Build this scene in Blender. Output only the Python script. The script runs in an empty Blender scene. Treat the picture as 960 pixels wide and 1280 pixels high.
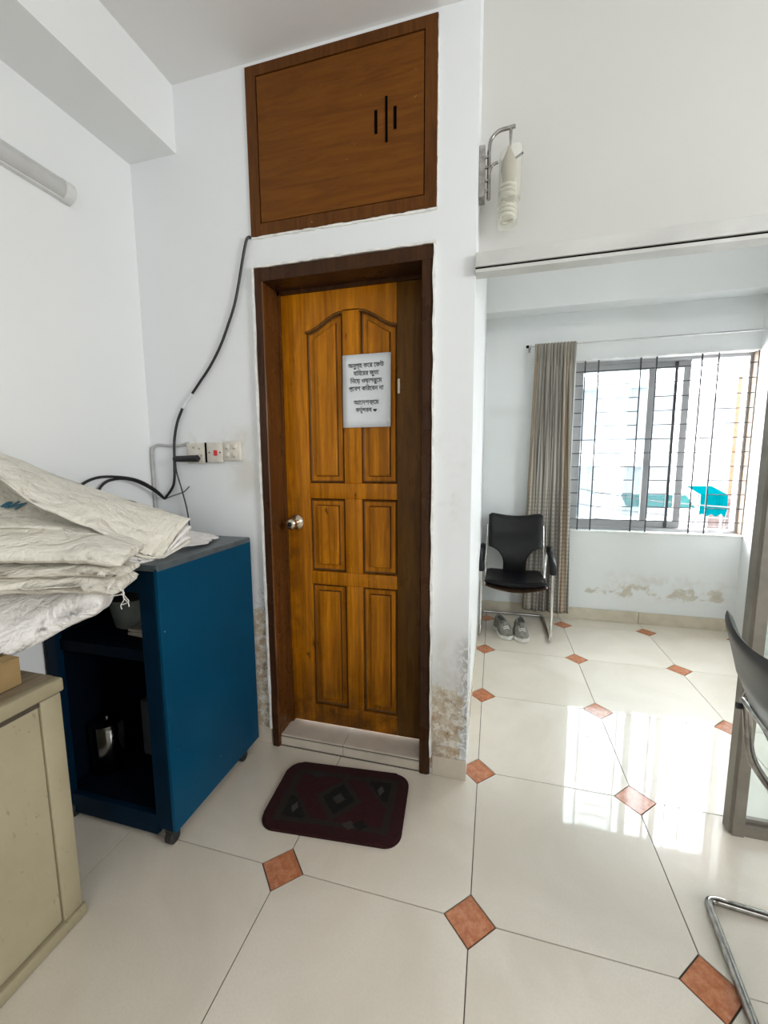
import bpy, bmesh, math, random
from mathutils import Vector, Matrix, noise
from math import sin, cos, pi, radians, sqrt
random.seed(7)
C = bpy.context.scene.collection
S = bpy.context.scene

# ------------------------------------------------------------------ camera
FPX, YAW, PITCH, ROLL, CAMH = 513.117, -0.263031, -0.120612, -0.005426, 1.31705
f = Vector((sin(YAW)*cos(PITCH), cos(YAW)*cos(PITCH), sin(PITCH)))
r = Vector((cos(YAW), -sin(YAW), 0)); u = r.cross(f)
r2 = r*cos(ROLL)+u*sin(ROLL); u2 = -r*sin(ROLL)+u*cos(ROLL)
cd = bpy.data.cameras.new('camera'); cam = bpy.data.objects.new('camera', cd); C.objects.link(cam)
cd.sensor_fit = 'HORIZONTAL'; cd.sensor_width = 36; cd.lens = 36*FPX/960; cd.clip_start = 0.02; cd.clip_end = 200
cam.matrix_world = Matrix(((r2.x, u2.x, -f.x, 0), (r2.y, u2.y, -f.y, 0), (r2.z, u2.z, -f.z, CAMH), (0, 0, 0, 1)))
S.camera = cam

# ------------------------------------------------------------------ light and exposure
W = bpy.data.worlds.new('overcast_sky'); S.world = W; W.use_nodes = True
bg = W.node_tree.nodes['Background']; bg.inputs[0].default_value = (0.97, 0.985, 1.0, 1); bg.inputs[1].default_value = 11.5
def area(name, loc, target, sx, sy, power, col=(1, 1, 1), spread=180):
    l = bpy.data.lights.new(name, 'AREA'); l.shape = 'RECTANGLE'; l.size = sx; l.size_y = sy; l.energy = power; l.color = col; l.spread = radians(spread)
    o = bpy.data.objects.new(name, l); C.objects.link(o); o.location = loc
    o.rotation_euler = (Vector(target)-Vector(loc)).to_track_quat('-Z', 'Y').to_euler(); return o
area('daylight_side_window', (3.27, 0.05, 1.75), (-1, 0.9, 1.0), 1.9, 1.4, 73, (0.975, 0.99, 1.0))
area('daylight_rear_window', (0.9, -2.9, 1.7), (-0.3, 1.6, 1.2), 2.2, 1.4, 15, (0.98, 0.99, 1.0))
area('back_room_fill', (0.9, 2.25, 3.36), (0.9, 2.25, 0.0), 0.9, 0.5, 3.5, (1.0, 0.99, 0.97))  # added fill to brighten the back room, unseen, not a fixture of the place
S.view_settings.view_transform = 'Standard'; S.view_settings.look = 'None'
S.view_settings.exposure = 1.0; S.view_settings.gamma = 1.0; S.view_settings.use_curve_mapping = False
S.cycles.use_denoising = True; S.cycles.max_bounces = 10; S.cycles.diffuse_bounces = 5; S.cycles.transparent_max_bounces = 12
S.cycles.sample_clamp_indirect = 8; S.cycles.caustics_reflective = False; S.cycles.caustics_refractive = False

# ------------------------------------------------------------------ materials
class NT:
    def __init__(s, name, rough=0.6, metal=0.0, spec=0.5):
        s.m = bpy.data.materials.new(name); s.m.use_nodes = True; s.t = s.m.node_tree
        s.b = s.t.nodes['Principled BSDF']; s.set('Roughness', rough); s.set('Metallic', metal); s.set('Specular IOR Level', spec)
        s.tc = s.t.nodes.new('ShaderNodeTexCoord')
    def set(s, k, v):
        if isinstance(v, (int, float)): s.b.inputs[k].default_value = v
        elif isinstance(v, tuple): s.b.inputs[k].default_value = v if len(v) == 4 else (*v, 1)
        else: s.t.links.new(v, s.b.inputs[k])
        return s
    def n(s, ty, **kw):
        x = s.t.nodes.new(ty)
        for k, v in kw.items(): setattr(x, k, v)
        return x
    def put(s, sock, v):
        if isinstance(v, (int, float)): sock.default_value = v
        elif isinstance(v, tuple): sock.default_value = v if len(v) == len(sock.default_value) else (*v, 1)
        else: s.t.links.new(v, sock)
    def math(s, op, a, b=0.0, c=0.0, clamp=False):
        x = s.n('ShaderNodeMath', operation=op, use_clamp=clamp); s.put(x.inputs[0], a); s.put(x.inputs[1], b); s.put(x.inputs[2], c); return x.outputs[0]
    def co(s, scale=(1, 1, 1), src='Object'):
        x = s.n('ShaderNodeMapping'); s.t.links.new(s.tc.outputs[src], x.inputs[0]); x.inputs['Scale'].default_value = scale; return x.outputs[0]
    def noise(s, scale, detail=4, rough=0.55, vec=None, dist=0.0, src='Object'):
        x = s.n('ShaderNodeTexNoise'); s.t.links.new(vec if vec is not None else s.tc.outputs[src], x.inputs['Vector'])
        x.inputs['Scale'].default_value = scale; x.inputs['Detail'].default_value = detail; x.inputs['Roughness'].default_value = rough; x.inputs['Distortion'].default_value = dist
        return x.outputs[0]
    def ramp(s, v, lo, hi, a=0.0, b=1.0):
        x = s.n('ShaderNodeMapRange', interpolation_type='SMOOTHSTEP'); s.put(x.inputs[0], v)
        for i, q in enumerate((lo, hi, a, b)): x.inputs[i+1].default_value = q
        return x.outputs[0]
    def mix(s, fac, a, b):
        x = s.n('ShaderNodeMix', data_type='RGBA'); s.put(x.inputs[0], fac); s.put(x.inputs[6], a); s.put(x.inputs[7], b); return x.outputs[2]
    def xyz(s, src='Object'):
        x = s.n('ShaderNodeSeparateXYZ'); s.t.links.new(s.tc.outputs[src], x.inputs[0]); return x.outputs
    def bump(s, h, strength=0.2, dist=0.005):
        x = s.n('ShaderNodeBump'); x.inputs['Strength'].default_value = strength; x.inputs['Distance'].default_value = dist
        s.put(x.inputs['Height'], h); s.t.links.new(x.outputs[0], s.b.inputs['Normal']); return s
    def box(s, axis_ranges, soft=0.04):
        """1 inside an object-space range: {axis: (lo, hi)}"""
        o = s.xyz(); r_ = None
        for ax, (lo, hi) in axis_ranges.items():
            a = s.math('MULTIPLY', s.ramp(o[ax], lo-soft, lo+soft), s.ramp(o[ax], hi-soft, hi+soft, 1, 0))
            r_ = a if r_ is None else s.math('MULTIPLY', r_, a)
        return r_

def plain(name, col, rough=0.5, metal=0.0, var=0.12, scale=12, bump=0.0, spec=0.5):
    m = NT(name, rough, metal, spec); d = tuple(c*(1-var) for c in col); l = tuple(min(1, c*(1+var)) for c in col)
    n_ = m.noise(scale); m.set('Base Color', m.mix(m.ramp(n_, 0.3, 0.7), d, l))
    if bump: m.bump(m.noise(scale*8), bump, 0.003)
    return m.m

def wall_mat(name, base=(0.80, 0.815, 0.815), stains=()):
    m = NT(name, 0.62, 0, 0.3)
    c = m.mix(m.ramp(m.noise(1.3, 5), 0.3, 0.75), base, tuple(x*0.965 for x in base))
    c = m.mix(m.math('MULTIPLY', m.ramp(m.noise(60, 2), 0.74, 0.80), 0.25), c, (0.5, 0.5, 0.48))
    h = m.noise(25, 4)
    for kind, rng, thr in stains:
        n1 = m.noise(9, 8, 0.65, dist=0.6)
        bx_ = m.box(rng, 0.06)
        k = m.ramp(m.math('ADD', n1, m.math('MULTIPLY', m.math('SUBTRACT', bx_, 1.0), 0.5)), thr+0.1, thr+0.16)
        if kind == 'damp':
            tone = m.mix(m.ramp(m.noise(22, 6, 0.7), 0.35, 0.65), (0.60, 0.51, 0.37), (0.36, 0.21, 0.08))
            tone = m.mix(m.ramp(m.noise(30, 5, 0.7), 0.45, 0.62), tone, (0.76, 0.74, 0.68))
            c = m.mix(m.math('MULTIPLY', k, 0.85), c, tone)
            k2 = m.math('MULTIPLY', bx_, m.ramp(m.noise(20, 6, 0.75, dist=1.2), 0.62, 0.66))
            c = m.mix(k2, c, (0.09, 0.07, 0.05))
            h = m.math('SUBTRACT', h, m.math('MULTIPLY', k, 0.5))
        elif kind == 'grime':
            c = m.mix(m.math('MULTIPLY', m.math('MULTIPLY', bx_, m.ramp(n1, thr, thr+0.3)), 0.5), c, (0.56, 0.52, 0.43))
        elif kind == 'patch':
            c = m.mix(m.math('MULTIPLY', k, 0.7), c, m.mix(m.ramp(m.noise(18, 5, 0.7), 0.4, 0.6), (0.62, 0.58, 0.49), (0.47, 0.42, 0.33)))
            h = m.math('ADD', h, m.math('MULTIPLY', k, 0.8))
        elif kind == 'chip':
            c = m.mix(m.math('MULTIPLY', bx_, m.ramp(m.noise(28, 6, 0.75, dist=1.0), thr, thr+0.03)), c, (0.10, 0.09, 0.08))
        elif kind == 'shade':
            c = m.mix(m.math('MULTIPLY', bx_, 0.25), c, (0.5, 0.5, 0.48))  # faint shadow band painted into the wall colour
    m.set('Base Color', c); m.bump(h, 0.12, 0.004); return m.m

M = {}
M['wall_left'] = wall_mat('painted_wall_left')
M['wall_door'] = wall_mat('painted_wall_door', (0.80, 0.82, 0.835), stains=(
    ('damp', {0: (-0.28, -0.10), 2: (0.02, 0.39)}, 0.14), ('damp', {0: (-1.10, -0.95), 2: (0.02, 0.66)}, 0.18),
    ('grime', {0: (-0.21, -0.11), 2: (0.30, 0.62)}, 0.35), ('grime', {0: (-1.12, -1.00), 2: (1.18, 1.45)}, 0.25),
    ('grime', {0: (-1.42, -1.0), 2: (1.33, 1.5)}, 0.5), ('grime', {0: (-0.22, -0.12), 2: (1.05, 1.5)}, 0.45),
    ('chip', {0: (-0.092, -0.05), 2: (0.10, 0.60)}, 0.47), ('chip', {0: (-0.24, -0.205), 2: (0.08, 0.15)}, 0.40), ('chip', {0: (-1.01, -0.94), 2: (0.1, 0.75)}, 0.55),
    ('patch', {0: (-1.42, -1.30), 2: (1.30, 1.42)}, 0.62)))
M['wall_far'] = wall_mat('painted_wall_far', (0.78, 0.80, 0.80), stains=(
    ('patch', {0: (0.72, 1.78), 2: (0.20, 0.29)}, 0.30), ('patch', {0: (0.95, 1.75), 2: (0.23, 0.35)}, 0.36), ('grime', {0: (0.9, 1.8), 2: (0.2, 0.4)}, 0.4),
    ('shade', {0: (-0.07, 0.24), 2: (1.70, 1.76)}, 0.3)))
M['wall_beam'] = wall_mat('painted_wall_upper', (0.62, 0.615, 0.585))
M['ceiling'] = wall_mat('painted_ceiling', (0.76, 0.755, 0.75))

def tile_mat():
    m = NT('cream_polished_tile', 0.06, 0, 0.5)
    info = m.n('ShaderNodeObjectInfo'); add = m.n('ShaderNodeVectorMath', operation='ADD'); sc = m.n('ShaderNodeVectorMath', operation='SCALE')
    comb = m.n('ShaderNodeCombineXYZ'); m.put(comb.inputs[0], info.outputs['Random']); m.put(comb.inputs[1], info.outputs['Random'])
    m.t.links.new(comb.outputs[0], sc.inputs[0]); sc.inputs['Scale'].default_value = 37.0
    m.t.links.new(m.tc.outputs['Object'], add.inputs[0]); m.t.links.new(sc.outputs[0], add.inputs[1])
    v = add.outputs[0]
    c = m.mix(m.ramp(m.noise(2.2, 6, 0.6, vec=v, dist=0.8), 0.3, 0.7), (0.66, 0.60, 0.50), (0.74, 0.685, 0.59))
    c = m.mix(m.ramp(m.noise(160, 2, 0.5, vec=v), 0.35, 0.7, 0, 0.25), c, (0.60, 0.54, 0.45))
    c = m.mix(m.ramp(m.noise(9, 7, 0.75, vec=v), 0.66, 0.80, 0, 0.35), c, (0.50, 0.45, 0.37))
    m.set('Base Color', c); m.set('Roughness', m.ramp(m.noise(5, 5, 0.6, vec=v), 0.3, 0.75, 0.012, 0.04)); m.set('Coat Weight', 0.55); m.set('Coat Roughness', 0.30)
    return m.m
M['tile'] = tile_mat()
def diamond_mat():
    m = NT('terracotta_inset_tile', 0.10)
    c = m.mix(m.ramp(m.noise(40, 6, 0.7), 0.35, 0.65), (0.40, 0.135, 0.06), (0.56, 0.24, 0.125))
    c = m.mix(m.ramp(m.noise(55, 6, 0.8, dist=1.5), 0.60, 0.68, 0, 0.7), c, (0.66, 0.42, 0.29))
    m.set('Base Color', c); return m.m
M['diamond'] = diamond_mat()
M['grout'] = plain('dark_grout', (0.11, 0.095, 0.08), 0.9)
M['skirt'] = plain('skirting_tile', (0.60, 0.535, 0.445), 0.22, var=0.06, scale=14)
M['skirt_far'] = plain('far_skirting_tile', (0.60, 0.54, 0.43), 0.22, var=0.06, scale=14)
def wood(name, a, b, dark, rough=0.35, sc=(1, 1, 1), wearc=None, old=False):
    m = NT(name, rough, 0, 0.18); v = m.co((sc[0]*14, sc[1]*14, sc[2]*1.1))
    g = m.noise(3.0, 7, 0.62, vec=v, dist=1.0)
    c = m.mix(m.ramp(g, 0.3, 0.7), a, b)
    c = m.mix(m.ramp(m.noise(9, 6, 0.7, vec=v, dist=0.5), 0.56, 0.76, 0, 0.75), c, dark)
    c = m.mix(m.ramp(m.noise(2.4, 4, 0.6), 0.45, 0.8, 0, 0.45), c, dark)
    if old:
        v2 = m.co((22, 22, 0.55)); st_ = m.noise(1.6, 5, 0.6, vec=v2, dist=0.5)
        c = m.mix(m.ramp(st_, 0.42, 0.68, 0, 0.6), c, tuple(q*0.45 for q in a))
        c = m.mix(m.ramp(m.noise(16, 3, 0.5, vec=m.co((1, 1, 0.5))), 0.70, 0.76, 0, 0.75), c, tuple(q*0.25 for q in dark))
        d_ = m.math('MULTIPLY', m.box({2: (-0.2, 0.26)}, 0.16), m.ramp(m.noise(7, 6, 0.7), 0.25, 0.65))
        c = m.mix(m.math('MULTIPLY', d_, 0.8), c, (0.055, 0.022, 0.006))
        d2 = m.math('MULTIPLY', m.box({0: (-0.94, -0.86), 2: (0.5, 1.2)}, 0.05), m.ramp(m.noise(9, 6, 0.7), 0.42, 0.62))
        c = m.mix(m.math('MULTIPLY', d2, 0.6), c, (0.09, 0.030, 0.006))
    if wearc: c = m.mix(m.ramp(m.noise(34, 6, 0.8), 0.66, 0.70, 0, 0.8), c, wearc)
    m.set('Base Color', c); m.bump(g, 0.15, 0.002); m.set('Roughness', m.ramp(m.noise(8, 4), 0.3, 0.7, rough-0.08, rough+0.12)); return m.m
M['door'] = wood('varnished_teak_door', (0.36, 0.118, 0.003), (0.56, 0.205, 0.006), (0.17, 0.050, 0.003), 0.34, old=True)
M['door_dark'] = wood('varnished_teak_moulding', (0.10, 0.04, 0.008), (0.17, 0.07, 0.012), (0.04, 0.015, 0.004), 0.34)
M['door_stile'] = wood('darker_stile_wood', (0.085, 0.036, 0.006), (0.14, 0.06, 0.009), (0.04, 0.016, 0.004), 0.34)  # right stile only, a darker brown than the rest of the leaf
M['frame'] = wood('dark_varnished_frame', (0.032, 0.013, 0.006), (0.062, 0.025, 0.009), (0.013, 0.006, 0.003), 0.30)
M['jamb'] = wood('reddish_varnished_jamb', (0.075, 0.026, 0.007), (0.135, 0.050, 0.011), (0.030, 0.011, 0.004), 0.28)
M['loft'] = wood('brown_varnished_ply', (0.115, 0.036, 0.003), (0.165, 0.056, 0.005), (0.070, 0.022, 0.003), 0.42, sc=(0.08, 1, 10), wearc=(0.30, 0.16, 0.05))
M['loft_frame'] = wood('brown_cupboard_frame', (0.080, 0.026, 0.004), (0.13, 0.045, 0.007), (0.040, 0.012, 0.003), 0.38, wearc=(0.35, 0.22, 0.12))
M['black'] = plain('black_slot', (0.003, 0.003, 0.003), 0.9, spec=0.0)
M['plaster_edge'] = plain('white_plaster_edge', (0.80, 0.79, 0.76), 0.8, bump=0.6, scale=30)
M['chrome'] = plain('chrome', (0.62, 0.61, 0.59), 0.14, 1.0, var=0.08)
M['dark_chrome'] = plain('tarnished_chrome', (0.33, 0.32, 0.30), 0.2, 1.0, var=0.25, scale=40)
M['brass'] = plain('knob_metal', (0.55, 0.48, 0.38), 0.22, 1.0, var=0.1)
M['paper'] = plain('white_paper', (0.70, 0.735, 0.76), 0.6, var=0.02)
M['ink'] = plain('black_ink', (0.02, 0.02, 0.025), 0.7)
def blue_mat():
    m = NT('teal_blue_enamel', 0.34, 0, 0.12); c = m.mix(m.ramp(m.noise(3, 3), 0.3, 0.7), (0.0006, 0.046, 0.100), (0.0008, 0.056, 0.118))
    c = m.mix(m.ramp(m.noise(38, 3, 0.6), 0.755, 0.765), c, (0.55, 0.55, 0.50))
    m.set('Base Color', c); m.bump(m.noise(60, 3), 0.05, 0.002); return m.m
M['blue'] = blue_mat()
M['blue_top'] = plain('worn_grey_blue_top', (0.075, 0.095, 0.105), 0.35, var=0.2, scale=20)
M['blue_dark'] = plain('near_black_blue', (0.001, 0.004, 0.009), 0.6, var=0.2, spec=0.05)  # near-black blue on the inside faces of the cabinet
M['blue_post'] = plain('navy_enamel', (0.001, 0.012, 0.028), 0.45, var=0.15, spec=0.05)
M['rubber'] = plain('black_rubber', (0.012, 0.012, 0.012), 0.6)
M['steel'] = plain('stainless_steel', (0.28, 0.28, 0.28), 0.16, 1.0, var=0.05)
M['boxdark'] = plain('dark_grey_box', (0.05, 0.055, 0.06), 0.5)
M['bowl'] = plain('grey_green_plastic', (0.17, 0.19, 0.17), 0.4)
def beige_mat():
    m = NT('old_cream_paint', 0.5); c = m.mix(m.ramp(m.noise(3, 5), 0.3, 0.7), (0.29, 0.25, 0.155), (0.37, 0.325, 0.215))
    c = m.mix(m.ramp(m.noise(26, 6, 0.75, vec=m.co((2, 2, 0.7))), 0.61, 0.69, 0, 0.6), c, (0.17, 0.12, 0.07))
    c = m.mix(m.ramp(m.noise(70, 3), 0.72, 0.76, 0, 0.7), c, (0.06, 0.05, 0.03))
    m.set('Base Color', c); m.bump(m.noise(22, 6), 0.3, 0.004); return m.m
M['beige'] = beige_mat()
M['beige_top'] = wood('worn_cabinet_top', (0.20, 0.155, 0.10), (0.34, 0.28, 0.20), (0.10, 0.07, 0.045), 0.5, sc=(1, 0.1, 10))
M['crack'] = plain('dark_joint', (0.06, 0.045, 0.03), 0.9)
M['card'] = plain('cardboard', (0.30, 0.195, 0.08), 0.8, var=0.1)
def sack_mat(name, col, dirt):
    m = NT(name, 0.5)
    c = m.mix(m.ramp(m.noise(5, 6, 0.6), 0.3, 0.75), col, tuple(x*0.9 for x in col))
    c = m.mix(m.ramp(m.noise(11, 7, 0.7, dist=0.8), 0.58, 0.75, 0, dirt), c, (0.45, 0.38, 0.26))
    w = m.n('ShaderNodeTexWave', bands_direction='X'); w.inputs['Scale'].default_value = 160; m.t.links.new(m.tc.outputs['Object'], w.inputs[0])
    m.set('Base Color', c)
    cr = m.math('ABSOLUTE', m.math('SUBTRACT', m.noise(7, 3, 0.5, dist=1.0), 0.5)); cr2 = m.math('ABSOLUTE', m.math('SUBTRACT', m.noise(17, 3, 0.5, dist=0.8), 0.5))
    h = m.math('ADD', m.math('MULTIPLY', m.math('MINIMUM', cr, 0.10), 6.0), m.math('MULTIPLY', m.math('MINIMUM', cr2, 0.12), 2.5))
    m.bump(m.math('ADD', m.math('ADD', m.noise(30, 5, 0.6), h), m.math('MULTIPLY', w.outputs[1], 0.03)), 0.6, 0.014); m.set('Sheen Weight', 0.1); return m.m
M['sack'] = sack_mat('woven_plastic_sack', (0.78, 0.745, 0.65), 0.5)
M['sack_w'] = sack_mat('white_woven_sack', (0.84, 0.81, 0.78), 0.06)
M['sack_in'] = sack_mat('sack_inside', (0.40, 0.345, 0.255), 0.5)
M['print'] = plain('blue_print', (0.03, 0.16, 0.26), 0.6)
M['cable'] = plain('black_cable', (0.01, 0.01, 0.01), 0.4)
M['cable_w'] = plain('painted_cable', (0.70, 0.71, 0.71), 0.5)
M['grey_wire'] = plain('grey_wire', (0.45, 0.45, 0.44), 0.5)
M['plastic_w'] = plain('aged_white_plastic', (0.66, 0.62, 0.55), 0.35, var=0.08, scale=30)
M['grime'] = plain('grimy_plastic', (0.38, 0.34, 0.28), 0.5)
M['red'] = plain('red_switch', (0.55, 0.02, 0.03), 0.3)
M['lamp_grey'] = plain('unlit_diffuser', (0.50, 0.50, 0.49), 0.3, var=0.04)
M['lamp_cap'] = plain('lamp_cap', (0.66, 0.66, 0.65), 0.35, var=0.04)
M['alu_paint'] = plain('painted_aluminium', (0.56, 0.565, 0.54), 0.45, var=0.08, scale=5, bump=0.2)
M['alu_dark'] = plain('brown_grey_aluminium', (0.22, 0.20, 0.17), 0.38, 0.35, var=0.15, scale=9)
M['alu'] = plain('aluminium', (0.50, 0.50, 0.50), 0.35, 0.8, var=0.05)
M['alu_win'] = plain('window_aluminium', (0.40, 0.40, 0.41), 0.35, 0.5, var=0.06)
M['iron'] = plain('grille_iron', (0.05, 0.05, 0.055), 0.5, var=0.2)
M['sill'] = plain('white_sill', (0.80, 0.80, 0.79), 0.5)
M['brown_jamb'] = plain('brown_window_jamb', (0.20, 0.15, 0.11), 0.5)
M['leather'] = plain('black_leatherette', (0.0035, 0.004, 0.005), 0.36, var=0.2, scale=30, bump=0.12, spec=0.3)
M['board'] = plain('worn_brown_board', (0.09, 0.045, 0.025), 0.5, var=0.5, scale=25)
M['shoe'] = plain('grey_mesh_shoe', (0.21, 0.205, 0.175), 0.8, var=0.25, scale=90)
M['shoe_d'] = plain('dark_shoe_lining', (0.07, 0.065, 0.06), 0.9)
M['sole'] = plain('white_sole', (0.72, 0.71, 0.68), 0.5)
M['bulb'] = plain('white_bulb_glass', (0.66, 0.64, 0.56), 0.25)
def glass(name, tint, rough, trans):
    m = bpy.data.materials.new(name); m.use_nodes = True; t = m.node_tree; t.nodes.clear()
    o = t.nodes.new('ShaderNodeOutputMaterial'); mx = t.nodes.new('ShaderNodeMixShader'); tr = t.nodes.new('ShaderNodeBsdfTransparent'); gl = t.nodes.new('ShaderNodeBsdfGlossy')
    fw_ = t.nodes.new('ShaderNodeLayerWeight'); fw_.inputs[0].default_value = 0.5
    pw_ = t.nodes.new('ShaderNodeMath'); pw_.operation = 'POWER'; pw_.inputs[1].default_value = 4.0; t.links.new(fw_.outputs['Facing'], pw_.inputs[0])
    lw = t.nodes.new('ShaderNodeMath'); lw.operation = 'MULTIPLY_ADD'; lw.inputs[1].default_value = 0.6; lw.inputs[2].default_value = 0.04; t.links.new(pw_.outputs[0], lw.inputs[0])
    ad = t.nodes.new('ShaderNodeMixShader'); df = t.nodes.new('ShaderNodeBsdfDiffuse'); df.inputs[0].default_value = (*tint, 1)
    tr.inputs[0].default_value = (*[min(1, c*1.05) for c in tint], 1); gl.inputs['Roughness'].default_value = rough
    ad.inputs[0].default_value = 1-trans; t.links.new(tr.outputs[0], ad.inputs[1]); t.links.new(df.outputs[0], ad.inputs[2])
    t.links.new(lw.outputs[0], mx.inputs[0]); t.links.new(ad.outputs[0], mx.inputs[1]); t.links.new(gl.outputs[0], mx.inputs[2]); t.links.new(mx.outputs[0], o.inputs[0]); return m
M['glass'] = glass('window_glass', (0.80, 0.83, 0.84), 0.02, 0.93)
M['glass_p'] = glass('partition_glass', (0.88, 0.92, 0.92), 0.02, 0.97)
M['glass_l'] = glass('lamp_glass', (0.90, 0.895, 0.84), 0.06, 0.74)
def curtain_mat():
    m = NT('striped_curtain', 0.85); uv = m.xyz('UV')
    s1 = m.n('ShaderNodeTexNoise'); s1.noise_dimensions = '1D'; m.put(s1.inputs['W'], m.math('MULTIPLY', uv[0], 60.0)); s1.inputs['Scale'].default_value = 1.0; s1.inputs['Detail'].default_value = 2
    c = m.mix(m.ramp(s1.outputs[0], 0.38, 0.62), (0.145, 0.13, 0.112), (0.40, 0.378, 0.33))
    s2 = m.n('ShaderNodeTexNoise'); s2.noise_dimensions = '1D'; m.put(s2.inputs['W'], m.math('MULTIPLY', uv[0], 9.0)); s2.inputs['Scale'].default_value = 1.0
    c = m.mix(m.ramp(s2.outputs[0], 0.56, 0.62, 0, 0.5), c, (0.50, 0.33, 0.18))
    band = m.math('MULTIPLY', m.ramp(m.math('SINE', m.math('MULTIPLY', uv[1], 420.0)), 0.2, 0.6), m.ramp(uv[1], 0.40, 0.52, 1, 0))
    c = m.mix(m.math('MULTIPLY', band, 0.5), c, (0.16, 0.14, 0.12)); m.set('Base Color', c); return m.m
M['curtain'] = curtain_mat()
def mat_mat():
    m = NT('red_patterned_mat', 0.95, 0, 0.1); o = m.xyz(); X, Y = o[0], o[1]
    def rect(cx, cy, hx, hy, d=0.004):
        ax = m.math('DIVIDE', m.math('ABSOLUTE', m.math('SUBTRACT', X, cx)), hx); ay = m.math('DIVIDE', m.math('ABSOLUTE', m.math('SUBTRACT', Y, cy)), hy)
        return m.ramp(m.math('MAXIMUM', ax, ay), 0.97, 1.03, 1, 0)
    def dia(cx, cy, hx, hy):
        ax = m.math('DIVIDE', m.math('ABSOLUTE', m.math('SUBTRACT', X, cx)), hx); ay = m.math('DIVIDE', m.math('ABSOLUTE', m.math('SUBTRACT', Y, cy)), hy)
        return m.ramp(m.math('ADD', ax, ay), 0.95, 1.05, 1, 0)
    red, olive, dark, edge = (0.030, 0.0035, 0.005), (0.019, 0.014, 0.010), (0.004, 0.005, 0.004), (0.028, 0.004, 0.005)
    c = m.mix(rect(0, 0, 0.215, 0.125), edge, olive); c = m.mix(rect(0, 0, 0.188, 0.102), c, red)
    for sx, sy in ((1, 1), (-1, -1)):
        c = m.mix(m.math('MULTIPLY', dia(sx*0.205, sy*0.115, 0.135, 0.16), rect(sx*0.15, sy*0.06, 0.07, 0.07)), c, olive)
        c = m.mix(m.math('MULTIPLY', dia(sx*0.195, sy*0.10, 0.095, 0.115), rect(sx*0.148, sy*0.062, 0.043, 0.047)), c, dark)
        c = m.mix(dia(sx*0.155, sy*0.065, 0.014, 0.026), c, (0.055, 0.05, 0.045))
    c = m.mix(dia(0, 0, 0.095, 0.105), c, olive); c = m.mix(dia(0, 0, 0.066, 0.074), c, dark); c = m.mix(dia(0, 0, 0.026, 0.026), c, (0.035, 0.035, 0.028))
    c = m.mix(dia(-0.12, 0.108, 0.04, 0.022), c, (0.02, 0.018, 0.018)); c = m.mix(dia(0.07, -0.108, 0.03, 0.02), c, (0.04, 0.035, 0.032)); c = m.mix(dia(0.11, -0.102, 0.03, 0.022), c, dark)
    c = m.mix(m.ramp(m.noise(120, 3), 0.3, 0.7, 0, 0.3), c, (0.03, 0.02, 0.02))
    m.set('Base Color', c); m.bump(m.noise(260, 2), 0.7, 0.004); m.set('Sheen Weight', 0.05); return m.m
M['mat'] = mat_mat()
M['bld'] = plain('pale_facade', (0.70, 0.68, 0.68), 0.8, var=0.04)
M['bld_win'] = plain('facade_window', (0.15, 0.16, 0.17), 0.4)
M['brick'] = plain('orange_brick', (0.10, 0.06, 0.04), 0.9, spec=0.0)
M['teal'] = plain('teal_tarpaulin', (0.0, 0.030, 0.036), 0.9, var=0.1, spec=0.0)
M['teal2'] = plain('faded_green_sheet', (0.010, 0.036, 0.036), 0.9, var=0.1, spec=0.0)
M['pink'] = plain('faded_pink_roof', (0.055, 0.042, 0.040), 0.9, spec=0.0)
M['ground'] = plain('outside_ground', (0.5, 0.5, 0.5), 0.9)
M['twig'] = plain('pale_branches', (0.06, 0.06, 0.06), 0.9, spec=0.0)

# ------------------------------------------------------------------ geometry helpers
def tag(o, label=None, cat=None, group=None, kind=None):
    if label: o['label'] = label
    if cat: o['category'] = cat
    if group: o['group'] = group
    if kind: o['kind'] = kind
    return o
def link(name, me, mat=None, parent=None):
    o = bpy.data.objects.new(name, me); C.objects.link(o)
    if mat: me.materials.append(mat)
    if parent is not None: o.parent = parent
    return o
def obj(name, bm, mat, parent=None, smooth=False):
    bmesh.ops.recalc_face_normals(bm, faces=bm.faces)
    me = bpy.data.meshes.new(name); bm.to_mesh(me); bm.free()
    if smooth:
        for p in me.polygons: p.use_smooth = True
        me.set_sharp_from_angle(angle=radians(50))
    return link(name, me, mat, parent)
def thing(name, label, cat, loc=(0, 0, 0), rz=0, group=None, kind=None):
    o = bpy.data.objects.new(name, None); C.objects.link(o); o.location = loc; o.rotation_euler = (0, 0, rz); o.empty_display_size = 0.1
    return tag(o, label, cat, group, kind)
def box(bm, x0, x1, y0, y1, z0, z1, bev=0.0, seg=2):
    vs = [bm.verts.new((x, y, z)) for x in (x0, x1) for y in (y0, y1) for z in (z0, z1)]
    fs = [(0, 1, 3, 2), (4, 6, 7, 5), (0, 4, 5, 1), (2, 3, 7, 6), (0, 2, 6, 4), (1, 5, 7, 3)]
    F_ = [bm.faces.new([vs[i] for i in q]) for q in fs]
    if bev:
        es = list({e for q in F_ for e in q.edges})
        bmesh.ops.bevel(bm, geom=es, offset=bev, segments=seg, affect='EDGES', profile=0.5)
    return bm
def bx(*a, **k): return box(bmesh.new(), *a, **k)
def boxes(lst, bev=0.0):
    bm = bmesh.new()
    for a in lst: box(bm, *a, bev=bev)
    return bm
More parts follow.
